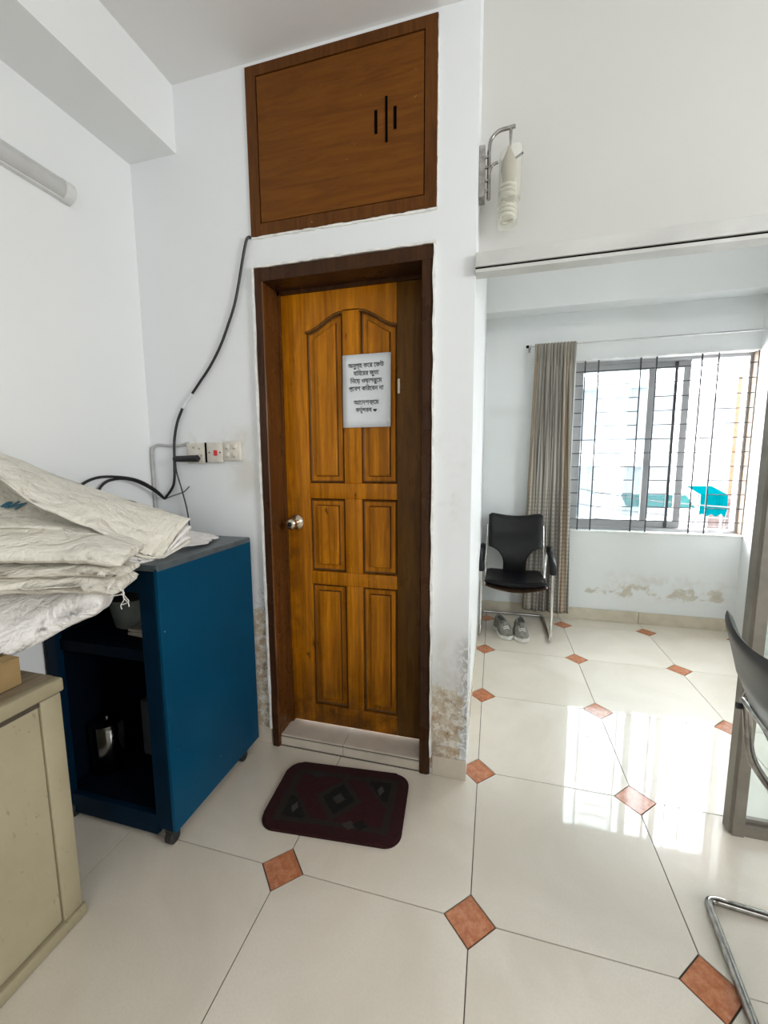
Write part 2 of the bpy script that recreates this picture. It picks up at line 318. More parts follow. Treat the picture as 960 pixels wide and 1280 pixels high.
def prism(bm, pts, axis, a0, a1):
    """polygon pts (2D) extruded along axis; axis y: (x,z), axis z: (x,y), axis x: (y,z)"""
    def P(p, a): return {'y': (p[0], a, p[1]), 'z': (p[0], p[1], a), 'x': (a, p[0], p[1])}[axis]
    A = [bm.verts.new(P(p, a0)) for p in pts]; B = [bm.verts.new(P(p, a1)) for p in pts]
    bm.faces.new(A); bm.faces.new(B[::-1]); n_ = len(pts)
    for i in range(n_): bm.faces.new((A[i], A[(i+1) % n_], B[(i+1) % n_], B[i]))
    return bm
def smooth_path(pts, k=6, closed=False):
    P = [Vector(p) for p in pts]; out = []; n_ = len(P)
    for i in range(n_-1 if not closed else n_):
        p0 = P[i-1] if (i > 0 or closed) else P[0]*2-P[1]; p1 = P[i]; p2 = P[(i+1) % n_]; p3 = P[(i+2) % n_] if (i+2 < n_ or closed) else P[-1]*2-P[-2]
        for j in range(k):
            t = j/k; out.append(0.5*((2*p1)+(-p0+p2)*t+(2*p0-5*p1+4*p2-p3)*t*t+(-p0+3*p1-3*p2+p3)*t**3))
    if not closed: out.append(P[-1])
    return out
def round_path(pts, rad, k=5):
    P = [Vector(p) for p in pts]; out = [P[0]]
    for i in range(1, len(P)-1):
        a, b, c_ = P[i-1], P[i], P[i+1]; rr = min(rad, (a-b).length*0.49, (c_-b).length*0.49)
        q0 = b+(a-b).normalized()*rr; q1 = b+(c_-b).normalized()*rr
        for j in range(k+1):
            t = j/k; out.append(q0*(1-t)**2+b*2*t*(1-t)+q1*t*t)
    out.append(P[-1]); return out
def tube(bm, pts, rad, seg=10, rad2=None, cap=True):
    P = [Vector(p) for p in pts]; rings = []; N_ = None
    for i, p in enumerate(P):
        t = (P[min(i+1, len(P)-1)]-P[max(i-1, 0)])
        if t.length < 1e-9: continue
        t.normalize()
        if N_ is None: N_ = t.orthogonal().normalized()
        else:
            N_ = N_-t*N_.dot(t)
            N_ = N_.normalized() if N_.length > 1e-6 else t.orthogonal().normalized()
        Bn = t.cross(N_); r_ = rad if rad2 is None else rad+(rad2-rad)*i/(len(P)-1)
        rings.append([bm.verts.new(p+N_*cos(2*pi*j/seg)*r_+Bn*sin(2*pi*j/seg)*r_) for j in range(seg)])
    for a, b in zip(rings, rings[1:]):
        for j in range(seg): bm.faces.new((a[j], a[(j+1) % seg], b[(j+1) % seg], b[j]))
    if cap and rings: bm.faces.new(rings[0][::-1]); bm.faces.new(rings[-1])
    return bm
def lathe(bm, prof, seg=24, mtx=Matrix()):
    rings = [[bm.verts.new(mtx @ Vector((r_*cos(2*pi*j/seg), r_*sin(2*pi*j/seg), z))) for j in range(seg)] for r_, z in prof]
    for a, b in zip(rings, rings[1:]):
        for j in range(seg): bm.faces.new((a[j], a[(j+1) % seg], b[(j+1) % seg], b[j]))
    bm.faces.new(rings[0][::-1]); bm.faces.new(rings[-1]); return bm

YD = 1.60     # face of the door wall
XC = -0.085   # corner of the door wall
XL = -1.565   # left wall
YB = 3.64     # window wall
XR = 1.81     # right wall of the back room
ZC = 2.862
TS = 0.6; GX, GY = -0.0370, 1.0632; HD = 0.072

# ------------------------------------------------------------------ floor with tiles
fl = obj('floor', bx(-1.75, 3.4, -3.1, 3.80, -0.10, -0.0035), M['grout']); tag(fl, 'floor of large cream polished tiles with small terracotta diamond insets', 'floor', kind='structure')
def clip(poly, ax, val, keep_less):
    out = []
    for i in range(len(poly)):
        a, b = poly[i], poly[(i+1) % len(poly)]; ia = (a[ax] <= val) == keep_less; ib = (b[ax] <= val) == keep_less
        if ia: out.append(a)
        if ia != ib:
            t = (val-a[ax])/(b[ax]-a[ax]); out.append((a[0]+(b[0]-a[0])*t, a[1]+(b[1]-a[1])*t))
    return out
G = 0.0016; tile_mesh = dia_mesh = None
SKIP = {(-2, 0), (-1, 1), (-2, 1)}
def tile_poly(i, k):
    s_, d = TS/2-G, HD+G*0.7
    P = [(-s_+d, -s_), (s_-d, -s_), (s_, -s_+d), (s_, s_-d), (s_-d, s_), (-s_+d, s_), (-s_, s_-d), (-s_, -s_+d)]
    if not {(i, k), (i+1, k), (i, k+1), (i+1, k+1)} & SKIP: return P
    out = []
    for (a, b, cx, cy) in ((7, 0, -1, -1), (1, 2, 1, -1), (3, 4, 1, 1), (5, 6, -1, 1)):
        g_ = (i+(cx > 0), k+(cy > 0)); out += [(cx*s_, cy*s_)] if g_ in SKIP else [P[a], P[b]]
    return out
def place_piece(name, poly, cx, cy, mat):
    full = [(x+cx, y+cy) for x, y in poly]
    q = full
    for ax, val, less in ((0, -1.66, False), (0, 3.3, True), (1, -3.0, False), (1, 3.74, True)):
        q = clip(q, ax, val, less)
        if len(q) < 3: return
    if cx < XC-0.32 and cy > YD+0.30: return
    key = (name+str(len(poly))+str(poly[0])+str(poly[-1])) if len(q) == len(full) and all(abs(a[0]-b[0])+abs(a[1]-b[1]) < 1e-9 for a, b in zip(q, full)) else None
    if key and key in place_piece.cache: me = place_piece.cache[key]; o = bpy.data.objects.new(name, me); C.objects.link(o)
    else:
        bm = prism(bmesh.new(), [(x-cx, y-cy) for x, y in q], 'z', -0.006, 0.0)
        o = obj(name, bm, mat)
        if key: place_piece.cache[key] = o.data
    o.location = (cx, cy, 0); o.parent = fl
place_piece.cache = {}
for i in range(-3, 6):
    for k in range(-7, 5):
        place_piece('tile', tile_poly(i, k), GX+(i+0.5)*TS, GY+(k+0.5)*TS, M['tile'])
for i in range(-3, 6):
    for k in range(-6, 5):
        if (i, k) in SKIP: continue
        h = HD-G
        place_piece('diamond_tile', [(0, -h), (h, 0), (0, h), (-h, 0)], GX+i*TS, GY+k*TS, M['diamond'])

# ------------------------------------------------------------------ walls, ceiling, beams
def struct(name, bm, mat, label=None, cat=None):
    return tag(obj(name, bm, mat), label, cat, kind='structure')
struct('wall_left', bx(XL-0.15, XL, -3.1, 2.2, 0, 3.0), M['wall_left'], 'plain white left wall', 'wall')
DX0, DX1, DZ = -0.972, -0.236, 2.104      # door frame outer
LX0, LX1, LZ0, LZ1 = -0.982, -0.227, 2.229, 2.843
struct('wall_middle', boxes([(XL, DX0, YD, YD+0.22, 0, ZC+0.1), (DX1, XC, YD, YD+0.22, 0, 3.41), (DX0, DX1, YD, YD+0.22, DZ, LZ0),
       (DX0, LX0, YD, YD+0.22, DZ, ZC+0.1) if DX0 < LX0 else (DX0-0.001, DX0, YD, YD+0.2, DZ, DZ+0.001), (DX0, DX1, YD+0.12, YD+0.22, LZ0, ZC+0.1), (DX0, DX1, YD, YD+0.22, LZ1, ZC+0.1)]),
       M['wall_door'], 'white wall around the wooden door, paint peeling near its foot', 'wall')
struct('wall_side', bx(XC-0.14, XC-0.010, YD+0.22, YB+0.02, 0, 3.41), M['wall_left'], 'white side wall of the back room running away from the door', 'wall')
# window opening in far wall
WX0, WX1, WZ0, WZ1 = 0.600, 1.812, 0.752, 2.104
struct('wall_far', boxes([(XC-0.14, WX0, YB, YB+0.16, 0, 3.41), (WX1, XR+0.2, YB, YB+0.16, 0, 3.41), (WX0, WX1, YB, YB+0.16, 0, WZ0), (WX0, WX1, YB, YB+0.16, WZ1, 3.41)]),
       M['wall_far'], 'white window wall of the back room with damp patches low down', 'wall')
struct('trim_1', bx(XC-0.010, XR, YB-0.155, YB, 2.475, 3.4), M['wall_far'], 'painted beam across the top of the window wall', 'beam')
struct('wall_right', bx(XR, XR+0.15, YD+0.4, YB+0.16, 0, 3.41), M['wall_far'], 'right wall of the back room', 'wall')
struct('wall_outer', boxes([(3.3, 3.45, -3.1, 2.1, 0, 3.41), (XR+0.15, 3.45, 2.0, 2.1, 0, 3.41)]), M['wall_left'], 'outer wall of the front room', 'wall')
struct('wall_rear', bx(-1.75, 3.45, -3.15, -3.0, 0, 3.41), M['wall_left'], 'wall behind the viewer', 'wall')
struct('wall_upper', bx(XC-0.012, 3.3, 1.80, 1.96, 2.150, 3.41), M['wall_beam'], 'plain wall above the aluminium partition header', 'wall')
struct('ceiling', boxes([(-1.75, XC-0.005, -3.1, YD+0.36, ZC, ZC+0.68), (XC, 3.45, -3.1, YD+0.36, 3.4, 3.55), (XC-0.22, XR+0.15, YD+0.36, YB+0.16, 3.4, 3.55)]), M['ceiling'], 'white ceiling', 'ceiling')
struct('trim_2', bx(XL, -1.325, -3.0, YD, 2.605, ZC), M['wall_left'], 'white boxed beam along the top of the left wall', 'beam')

# skirting
bs = struct('baseboard_middle', bx(DX1+0.012, XC-0.001, YD-0.004, YD, 0.0, 0.084), M['grout'], 'tile skirting beside the wooden door', 'skirting')
obj('skirting_tile', bx(DX1+0.012, XC+0.002, YD-0.010, YD-0.002, 0.001, 0.086, bev=0.001), M['skirt'], bs)
obj('skirting_tile', bx(XL+0.02, -1.10, YD-0.010, YD-0.002, 0.001, 0.086, bev=0.001), M['skirt'], bs)
obj('skirting_tile', bx(-1.097, DX0-0.008, YD-0.010, YD-0.002, 0.001, 0.086, bev=0.001), M['skirt'], bs)
bf = struct('baseboard_far', bx(XC, XR, YB-0.006, YB, 0.0, 0.094), M['grout'], 'row of beige skirting tiles under the window', 'skirting')
for a, b in ((XC, 0.55), (0.553, 1.154), (1.157, 1.758), (1.761, XR)):
    obj('skirting_tile', bx(a+0.001, b, YB-0.014, YB-0.004, 0.001, 0.098, bev=0.001), M['skirt_far'], bf)
bsd = struct('baseboard_side', bx(XC-0.010, XC-0.006, YD+0.22, YB-0.014, 0.0, 0.09), M['skirt_far'], 'tile skirting along the side wall', 'skirting')

# ------------------------------------------------------------------ the door
dr = thing('door_1', 'golden brown panelled wooden door in a dark recessed frame', 'door', kind='structure')
FI0, FI1, FZ = -0.937, -0.279, 2.052
YL = 1.710
def frame_piece(bm): return bm
obj('door_jamb', prism(bmesh.new(), [(DX0, 1.592), (DX0+0.012, 1.586), (FI0-0.004, 1.586), (FI0, 1.590), (FI0, 1.70), (FI0+0.012, 1.70), (FI0+0.012, 1.80), (DX0, 1.80)], 'z', 0, DZ), M['jamb'], dr)
obj('door_jamb', prism(bmesh.new(), [(DX1, 1.592), (DX1-0.012, 1.586), (FI1+0.004, 1.586), (FI1, 1.590), (FI1, 1.70), (FI1-0.012, 1.70), (FI1-0.012, 1.80), (DX1, 1.80)], 'z', 0, DZ), M['frame'], dr)
obj('door_head', prism(bmesh.new(), [(1.585, FZ), (1.585, DZ-0.002), (1.80, DZ-0.002), (1.80, FZ-0.014), (1.70, FZ-0.014), (1.70, FZ)], 'x', DX0+0.002, DX1-0.002), M['frame'], dr)
obj('frame_facing', bx(DX0+0.002, FI0-0.004, 1.583, 1.588, 0.0, DZ-0.002), M['frame'], dr)
# leaf
lf = bpy.data.objects.new('door_leaf', None)
SX = [-0.925, -0.810, -0.640, -0.562, -0.402, -0.290]
ZB, ZT = 0.064, 2.040
leaf = obj('door_leaf', bx(SX[0], SX[5], YL+0.018, YL+0.036, ZB, ZT), M['door_dark'], dr)
def member(x0, x1, z0, z1, nm='door_rail', mt='door'): obj(nm, bx(x0, x1, YL, YL+0.022, z0, z1, bev=0.0025, seg=2), M[mt], leaf, True)
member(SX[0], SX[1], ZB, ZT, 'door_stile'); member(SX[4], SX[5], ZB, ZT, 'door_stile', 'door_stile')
member(SX[1], SX[4], ZB, 0.157); member(SX[1], SX[4], 0.757, 0.818); member(SX[1], SX[4], 1.156, 1.225)
member(SX[2], SX[3], 0.157, 0.757, 'door_mullion'); member(SX[2], SX[3], 0.818, 1.156, 'door_mullion'); member(SX[2], SX[3], 1.225, 1.957, 'door_mullion')
def ogee(t):      # height of the arched rail edge; t=0 outside, 1 at the mullion
    return 1.880+0.078*(3*t*t-2*t**3)*0.9+0.010*sin(pi*t)*0
arch = [(SX[1]+(SX[2]-SX[1])*k/12, ogee(k/12)) for k in range(13)]+[(SX[3]+(SX[4]-SX[3])*k/12, ogee(1-k/12)) for k in range(13)]
obj('door_rail', prism(bmesh.new(), [(SX[1], ZT)]+arch+[(SX[4], ZT)], 'y', YL, YL+0.022), M['door'], leaf)
ab = tube(bmesh.new(), [(x, YL+0.001, z-0.004) for x, z in arch[:13]], 0.006, 8)
obj('arch_bead', ab, M['door_dark'], leaf, True)
obj('arch_bead', tube(bmesh.new(), [(x, YL+0.001, z-0.004) for x, z in arch[13:]], 0.006, 8), M['door_dark'], leaf, True)
def panel(x0, x1, z0, z1, arched=0):
    """raised field with a sloping border"""
    def outline(ins):
        a, b = x0+ins, x1-ins; p = [(a, z0+ins), (b, z0+ins)]
        if not arched: return p+[(b, z1-ins), (a, z1-ins)]
        top = []
        for k in range(9):
            t = k/8; x = b+(a-b)*t
            w = (x-x0)/(x1-x0); w = w if arched > 0 else 1-w
            top.append((x, ogee(w)-ins*1.1))
        return p+top
    bm = bmesh.new(); rings = []
    for ins, y in ((0.001, YL+0.019), (0.006, YL+0.012), (0.012, YL+0.016), (0.030, YL+0.016), (0.034, YL+0.006), (0.040, YL+0.004)):
        rings.append([bm.verts.new((x, y, z)) for x, z in outline(ins)])
    for a, b in zip(rings, rings[1:]):
        n_ = len(a)
        for j in range(n_): bm.faces.new((a[j], a[(j+1) % n_], b[(j+1) % n_], b[j]))
    bm.faces.new(rings[-1]); bm.faces.new(rings[0][::-1])
    o = obj('door_panel', bm, M['door'], leaf); o.data.materials.append(M['door_dark'])
    for p in o.data.polygons:
        ys = [o.data.vertices[v].co.y for v in p.vertices]; zc = sum(ys)/len(ys)
        p.material_index = 1 if (zc > YL+0.0135 and zc < YL+0.0158) or (YL+0.0095 < zc < YL+0.0125) else 0
for z0, z1, ar in ((0.157, 0.757, 0), (0.818, 1.156, 0), (1.225, 1.9, 1)):
    panel(SX[1], SX[2], z0, z1, ar); panel(SX[3], SX[4], z0, z1, -ar)
# knob
kb = Matrix.Translation((-0.876, YL, 1.045)) @ Matrix.Rotation(radians(90), 4, 'X')
kn = obj('door_knob', lathe(bmesh.new(), [(0.0, 0), (0.033, 0.0), (0.034, 0.006), (0.026, 0.012), (0.013, 0.016), (0.012, 0.034), (0.020, 0.042), (0.026, 0.052), (0.0265, 0.064), (0.020, 0.073), (0.010, 0.075), (0.0, 0.074)][1:-1], 28, kb), M['brass'], dr, True)
obj('keyhole', lathe(bmesh.new(), [(0.0095, 0.0745), (0.0085, 0.077), (0.004, 0.0775), (0.003, 0.074)], 16, kb), M['black'], kn)
obj('latch_plate', bx(-0.402+0.004, -0.388, YL-0.004, YL, 1.60, 1.66), M['brass'], dr)
# threshold step
st = struct('trim_3', bx(FI0, FI1, YD+0.004, 1.80, 0.0, 0.049), M['grout'], 'low tiled doorstep under the wooden door', 'doorstep')
xm = -0.628
for a, b in ((FI0+0.001, xm-0.0012), (xm+0.0012, FI1-0.001)):
    obj('riser_tile', bx(a, b, YD-0.002, YD+0.006, 0.001, 0.0405, bev=0.0008), M['skirt'], st)
    obj('step_tile', bx(a, b, YD+0.001, 1.80, 0.046, 0.054, bev=0.0012), M['skirt'], st)
obj('floor_joint', bx(FI0, FI1, YD-0.006, YD+0.004, 0.0, 0.0035), M['grout'], st)
# white paint and plaster edge round the frames
def ragged(x0, z0, x1, z1, w, side, y0, y1, n_=60, amp=0.004):
    bm = bmesh.new(); d = Vector((x1-x0, 0, z1-z0)); L = d.length; d.normalize(); nr = Vector((-d.z, 0, d.x))*side
    pi_, po = [], []
    for k in range(n_+1):
        p = Vector((x0, 0, z0))+d*L*k/n_
        a = p+nr*(noise.noise((k*0.43, x0*9, 1.2))*amp*1.2); b = p+nr*(w+noise.noise((k*0.9, z0*7+3, 4.2))*amp)
        pi_.append(a); po.append(b)
    for k in range(n_):
        q = [pi_[k], pi_[k+1], po[k+1], po[k]]
        lo = [bm.verts.new((v.x, y0, v.z)) for v in q]; hi = [bm.verts.new((v.x, y1, v.z)) for v in q]
        bm.faces.new(lo); bm.faces.new(hi)
        for j in range(4): bm.faces.new((lo[j], lo[(j+1) % 4], hi[(j+1) % 4], hi[j]))
    bmesh.ops.remove_doubles(bm, verts=bm.verts, dist=1e-5); return bm
obj('plaster_edge', ragged(DX0, 0.086, DX0, DZ, 0.010, 1, 1.580, YD+0.001), M['plaster_edge'], dr)
obj('plaster_edge', ragged(DX1, 0.086, DX1, DZ, 0.008, -1, 1.580, YD+0.001), M['plaster_edge'], dr)
obj('plaster_edge', ragged(DX0-0.01, DZ, DX1+0.01, DZ, 0.008, 1, 1.580, YD+0.001), M['plaster_edge'], dr)

# ------------------------------------------------------------------ paper notice
nt = thing('paper_notice', 'white paper notice with black Bengali lettering on the wooden door', 'notice', (-0.5345, YL-0.0035, 1.617))
bm = bmesh.new(); nu, nv = 8, 10; pw, ph = 0.106, 0.151
g = [[bm.verts.new((-pw+2*pw*i/nu+0.002*(j/nv), -0.0015*abs(sin(i*0.9+j*0.5)), -ph+2*ph*j/nv)) for i in range(nu+1)] for j in range(nv+1)]
for j in range(nv):
    for i in range(nu): bm.faces.new((g[j][i], g[j][i+1], g[j+1][i+1], g[j+1][i]))
sheet = obj('paper_sheet', bm, M['paper'], nt, True); so = sheet.modifiers.new('thick', 'SOLIDIFY'); so.thickness = 0.0006
def text_mesh(s_, size, bold=0.0):
    cu = bpy.data.curves.new('lettering', 'FONT'); cu.body = s_; cu.size = size; cu.offset = 0; cu.resolution_u = 3; cu.extrude = 0
    if bold: cu.fill_mode = 'NONE'; cu.bevel_depth = bold*size; cu.bevel_resolution = 0
    o = bpy.data.objects.new('lettering', cu); C.objects.link(o); dg = bpy.context.evaluated_depsgraph_get(); dg.update()
    me = bpy.data.meshes.new_from_object(o.evaluated_get(dg)); bpy.data.objects.remove(o); bpy.data.curves.remove(cu); return me
def ext(me):
    xs = [v.co.x for v in me.vertices]; return (min(xs), max(xs)) if xs else (0, 0)
LINES = [('অনুগহ কের েকউ', ['অনুগ'], []), ('বািহেরর জুতা', [], []), ('িনেয় ওয়াশরুেম', [], []), ('পেবশ কিরেবন না', ['প'], []), None,
         ('আেদশকেম', ['আেদশক'], []), ('কতৃপক্ষ', [], ['কত'])]
LINES[6] = ('কতৃপকষ', [], ['কত'])
zt = 0.107
lt = bmesh.new()
for ln in LINES:
    if ln:
        txt, strokes, rephs = ln; me = text_mesh(txt, 0.0265, 0.022); a, b = ext(me)
        hw = {0: 0.079, 1: 0.056, 2: 0.070, 3: 0.077, 5: 0.056, 6: 0.047}[LINES.index(ln)]
        k = (2*hw-(0.022 if ln is LINES[6] else 0))/(b-a); cx = -hw
        for v in me.vertices: v.co = Vector(((v.co.x-a)*k+cx, -0.0026-abs(v.co.z)*0.3, v.co.y*0.95+zt-0.010))
        tmp = bmesh.new(); tmp.from_mesh(me); bpy.data.meshes.remove(me)
        tm = bpy.data.meshes.new('t'); tmp.to_mesh(tm); tmp.free(); lt.from_mesh(tm); bpy.data.meshes.remove(tm)
        def px_(pref):
            m2 = text_mesh(pref, 0.0265, 0.022); e = ext(m2)[1]; bpy.data.meshes.remove(m2); return (e-a)*k+cx
        for pr in strokes:
            x = px_(pr); z = zt-0.010
            prism(lt, [(x-0.012, z+0.0005), (x-0.010, z-0.0015), (x-0.001, z-0.005), (x-0.001, z-0.003)], 'y', -0.0031, -0.0034)
        for pr in rephs:
            x = px_(pr); z = zt+0.008
            prism(lt, [(x-0.008, z), (x-0.006, z), (x-0.001, z+0.006), (x-0.003, z+0.006)], 'y', -0.0031, -0.0034)
        if ln is LINES[6]:   # heart
            hc = [(0.016*sin(t)**3*0.52, (13*cos(t)-5*cos(2*t)-2*cos(3*t)-cos(4*t))/17*0.0075) for t in [2*pi*q/20 for q in range(20)]]
            prism(lt, [(hw-0.008+x, zt-0.004+z) for x, z in hc], 'y', -0.0031, -0.0034)
        zt -= 0.0315
    else: zt -= 0.026
obj('lettering', lt, M['ink'], nt)['kind'] = 'stuff'

# ------------------------------------------------------------------ loft cupboard over the door
lc = thing('loft_cupboard', 'brown wooden loft cupboard hatch set in the wall above the door', 'cupboard')
fw = 0.044
def mitre(pts): return prism(bmesh.new(), pts, 'y', YD-0.008, YD+0.04)
a0, a1, b0, b1 = LX0, LX1, LZ0, LZ1
for pts in ([(a0, b0), (a1, b0), (a1-fw, b0+fw), (a0+fw, b0+fw)], [(a0, b1), (a1, b1), (a1-fw, b1-0.038), (a0+fw, b1-0.038)],
            [(a0, b0), (a0+fw, b0+fw), (a0+fw, b1-0.038), (a0, b1)], [(a1, b0), (a1, b1), (a1-fw, b1-0.038), (a1-fw, b0+fw)]):
    obj('frame_member', mitre(pts), M['loft_frame'], lc)
lp = obj('hatch_panel', bx(a0+fw+0.004, a1-fw-0.004, YD-0.0065, YD+0.02, b0+fw+0.004, b1-0.042, bev=0.0015), M['loft'], lc)
obj('back_board', bx(a0+0.01, a1-0.01, YD+0.03, YD+0.045, b0+0.01, b1-0.01), M['black'], lc)
for x, z0, z1, w in ((-0.412, 2.474, 2.624, 0.0045), (-0.4515, 2.509, 2.586, 0.0055), (-0.3795, 2.511, 2.585, 0.0055)):
    obj('finger_slot', bx(x-w, x+w, YD-0.0085, YD-0.006, z0, z1), M['black'], lp)
obj('plaster_edge', ragged(LX0, LZ0, LX1, LZ0, 0.008, -1, YD-0.006, YD+0.001, amp=0.006), M['plaster_edge'], lc)
obj('plaster_edge', ragged(LX1, LZ0, LX1, LZ1, 0.004, -1, YD-0.006, YD+0.001, amp=0.003), M['plaster_edge'], lc)

# ------------------------------------------------------------------ partition: header, post, rail, glass
hd = thing('partition_header', 'off-white aluminium partition header beam with a dark groove along it', 'partition header')
obj('header_channel', bx(XC, 3.3, 1.575, 1.63, 2.004, 2.048, bev=0.002), M['alu_paint'], hd)
obj('header_lip', bx(XC, 3.3, 1.570, 1.58, 1.998, 2.010, bev=0.001), M['alu_paint'], hd)
obj('groove', bx(XC, 3.3, 1.578, 1.625, 1.990, 2.004), M['black'], hd)
obj('lower_channel', bx(XC, 3.3, 1.574, 1.63, 1.980, 1.992, bev=0.001), M['alu_paint'], hd)
PX0 = 0.838
pt = thing('partition_frame', 'grey brown aluminium glazed partition frame standing at the right', 'partition', (0, 0, 0))
pt['label'] = 'brown-grey aluminium partition post with floor rail and glass beside the black armchair'
obj('post', prism(bmesh.new(), [(PX0, 1.628), (PX0, 1.590), (PX0+0.006, 1.586), (PX0+0.006, 1.576), (PX0+0.040, 1.576), (PX0+0.040, 1.628)], 'z', 0, 1.98), M['alu_dark'], pt)
obj('bottom_rail', boxes([(PX0+0.040, 3.3, 1.580, 1.625, 0, 0.045), (PX0+0.040, 3.3, 1.594, 1.612, 0.045, 0.06)], bev=0.002), M['alu_dark'], pt)
obj('glass_pane', bx(PX0+0.040, 3.3, 1.600, 1.605, 0.058, 1.982), M['glass_p'], pt)

# ------------------------------------------------------------------ window: frame, sliding sashes, reveal
wn = thing('window_1', 'sliding aluminium window, right half open', 'window', kind='structure')
YW = YB+0.085
def rectframe(x0, x1, z0, z1, y0, y1, w, wb=None):
    wb = wb or w
    return boxes([(x0, x0+w, y0, y1, z0, z1), (x1-w, x1, y0, y1, z0, z1), (x0+w, x1-w, y0, y1, z0, z0+wb), (x0+w, x1-w, y0, y1, z1-w, z1)])
obj('window_frame', rectframe(WX0, WX1, WZ0, WZ1, YW-0.02, YW+0.055, 0.028), M['alu_win'], wn)
s1 = obj('sash', rectframe(WX0+0.028, 1.182, WZ0+0.028, WZ1-0.028, YW-0.005, YW+0.018, 0.042, 0.055), M['alu_win'], wn)
obj('pane', bx(WX0+0.07, 1.140, YW+0.004, YW+0.008, WZ0+0.08, WZ1-0.07), M['glass'], s1)
s2 = obj('sash', rectframe(WX0+0.030, 1.432, WZ0+0.028, WZ1-0.028, YW+0.022, YW+0.045, 0.048, 0.055), M['alu_win'], wn)
obj('pane', bx(WX0+0.078, 1.384, YW+0.031, YW+0.035, WZ0+0.08, WZ1-0.076), M['glass'], s2)
obj('sill_board', bx(WX0-0.01, WX1, YB-0.012, YW-0.02, WZ0-0.010, WZ0+0.003, bev=0.002), M['sill'], wn)
obj('lintel_edge', bx(WX0-0.01, WX1, YB-0.010, YW-0.02, WZ1-0.004, WZ1+0.008), M['sill'], wn)
obj('sash_seal', bx(1.322, 1.342, YW+0.010, YW+0.0215, WZ0+0.03, WZ1-0.03), M['iron'], wn)
obj('reveal_strip', bx(WX1-0.010, WX1-0.001, YB+0.005, YW-0.02, WZ0+0.003, WZ1-0.005), M['brown_jamb'], wn)

# security grille
gr = thing('window_grille', 'black iron window grille of paired upright bars and short cross rods', 'grille')
YG = YB+0.012
upr = [0.668, 0.764, 1.058, 1.164, 1.460, 1.564]
for x in upr:
    obj('upright_bar', bx(x-0.0045, x+0.0045, YG-0.004, YG+0.004, WZ0, WZ1+0.012), M['iron'], gr)
zs = [2.018-k*0.1065 for k in range(12)]
for k, z in enumerate(zs):
    spans = [(WX0+0.002, 0.668), (0.764, 1.058), (1.164, 1.460), (1.564, WX1-0.002)]
    if k in (0, 5, 6, 11): spans = [(WX0+0.002, WX1-0.002)]
    for a, b in spans: obj('cross_rod', tube(bmesh.new(), [(a, YG, z), (b, YG, z)], 0.0037, 6), M['iron'], gr)

# curtain rod and curtain
rd = thing('curtain_rod', 'thin steel curtain rod above the window', 'curtain rod')
obj('rod', tube(bmesh.new(), [(0.232, 3.54, 2.212), (XR, 3.54, 2.212)], 0.0065, 10), M['alu'], rd, True)
rb = obj('rod_bracket', boxes([(0.240, 0.25, 3.535, YB, 2.205, 2.222), (0.236, 0.254, YB-0.008, YB, 2.19, 2.235)]), M['alu_win'], rd)
obj('rod_finial', lathe(bmesh.new(), [(0.004, -0.012), (0.011, -0.008), (0.012, 0.006), (0.005, 0.012)], 12, Matrix.Translation((0.224, 3.54, 2.212)) @ Matrix.Rotation(pi/2, 4, 'Y')), M['black'], rd, True)
ct = thing('curtain', 'striped grey-beige pleated curtain hanging beside the window', 'curtain')
bm = bmesh.new(); uvl = bm.loops.layers.uv.new('UVMap'); nu, nv = 220, 60; grid = []
for j in range(nv+1):
    t = j/nv; z = 2.222-(2.222-0.085)*t; row = []
    # left and right edges
    xl = 0.268 + (0.012 if t < 0.1 else 0.012-0.03*(t-0.1)/0.9) - 0.012*sin(pi*min(1, t/0.1))*0
    xr = 0.572 + 0.05*max(0, t-0.12)
    pinch = 1-0.25*math.exp(-((t-0.09)/0.03)**2)
    amp = (0.012 if t < 0.1 else 0.012+0.034*min(1, (t-0.1)/0.35))*pinch
    for i in range(nu+1):
        s_ = i/nu; ph = s_*2*pi*13
        freq2 = s_*2*pi*6.5+0.7+0.5*sin(t*3+s_*4)
        y = 3.535-0.008+amp*(sin(ph)*(1-min(1, t*2.2)*0.7)+sin(freq2)*min(1, t*2.2))*1.0+0.006*sin(s_*50+t*7)*min(1, t*3)
        x = xl+(xr-xl)*s_+0.009*cos(ph*1.0+1)*(1-min(1, t*2))+0.016*cos(freq2)*min(1, t*2)
        row.append(bm.verts.new((x, y, z+0.004*sin(ph)*(1 if j == 0 else 0)-(0.004*sin(freq2*1.3) if j == nv else 0))))
    grid.append(row)
for j in range(nv):
    for i in range(nu):
        fc = bm.faces.new((grid[j][i], grid[j][i+1], grid[j+1][i+1], grid[j+1][i]))
        for lp_, (a, b) in zip(fc.loops, ((i, j), (i+1, j), (i+1, j+1), (i, j+1))): lp_[uvl].uv = (a/nu, 1-b/nv)
cu = obj('drape', bm, M['curtain'], ct, True); cu.modifiers.new('thick', 'SOLIDIFY').thickness = 0.0015
hdg = bmesh.new()
for k in range(13):
    x = 0.284+k*0.0232; tube(hdg, [(x, 3.517, 2.222), (x, 3.513, 2.13), (x+0.003, 3.518, 2.05)], 0.0075, 6, 0.003)
obj('pleat_heading', hdg, M['curtain'], ct, True)

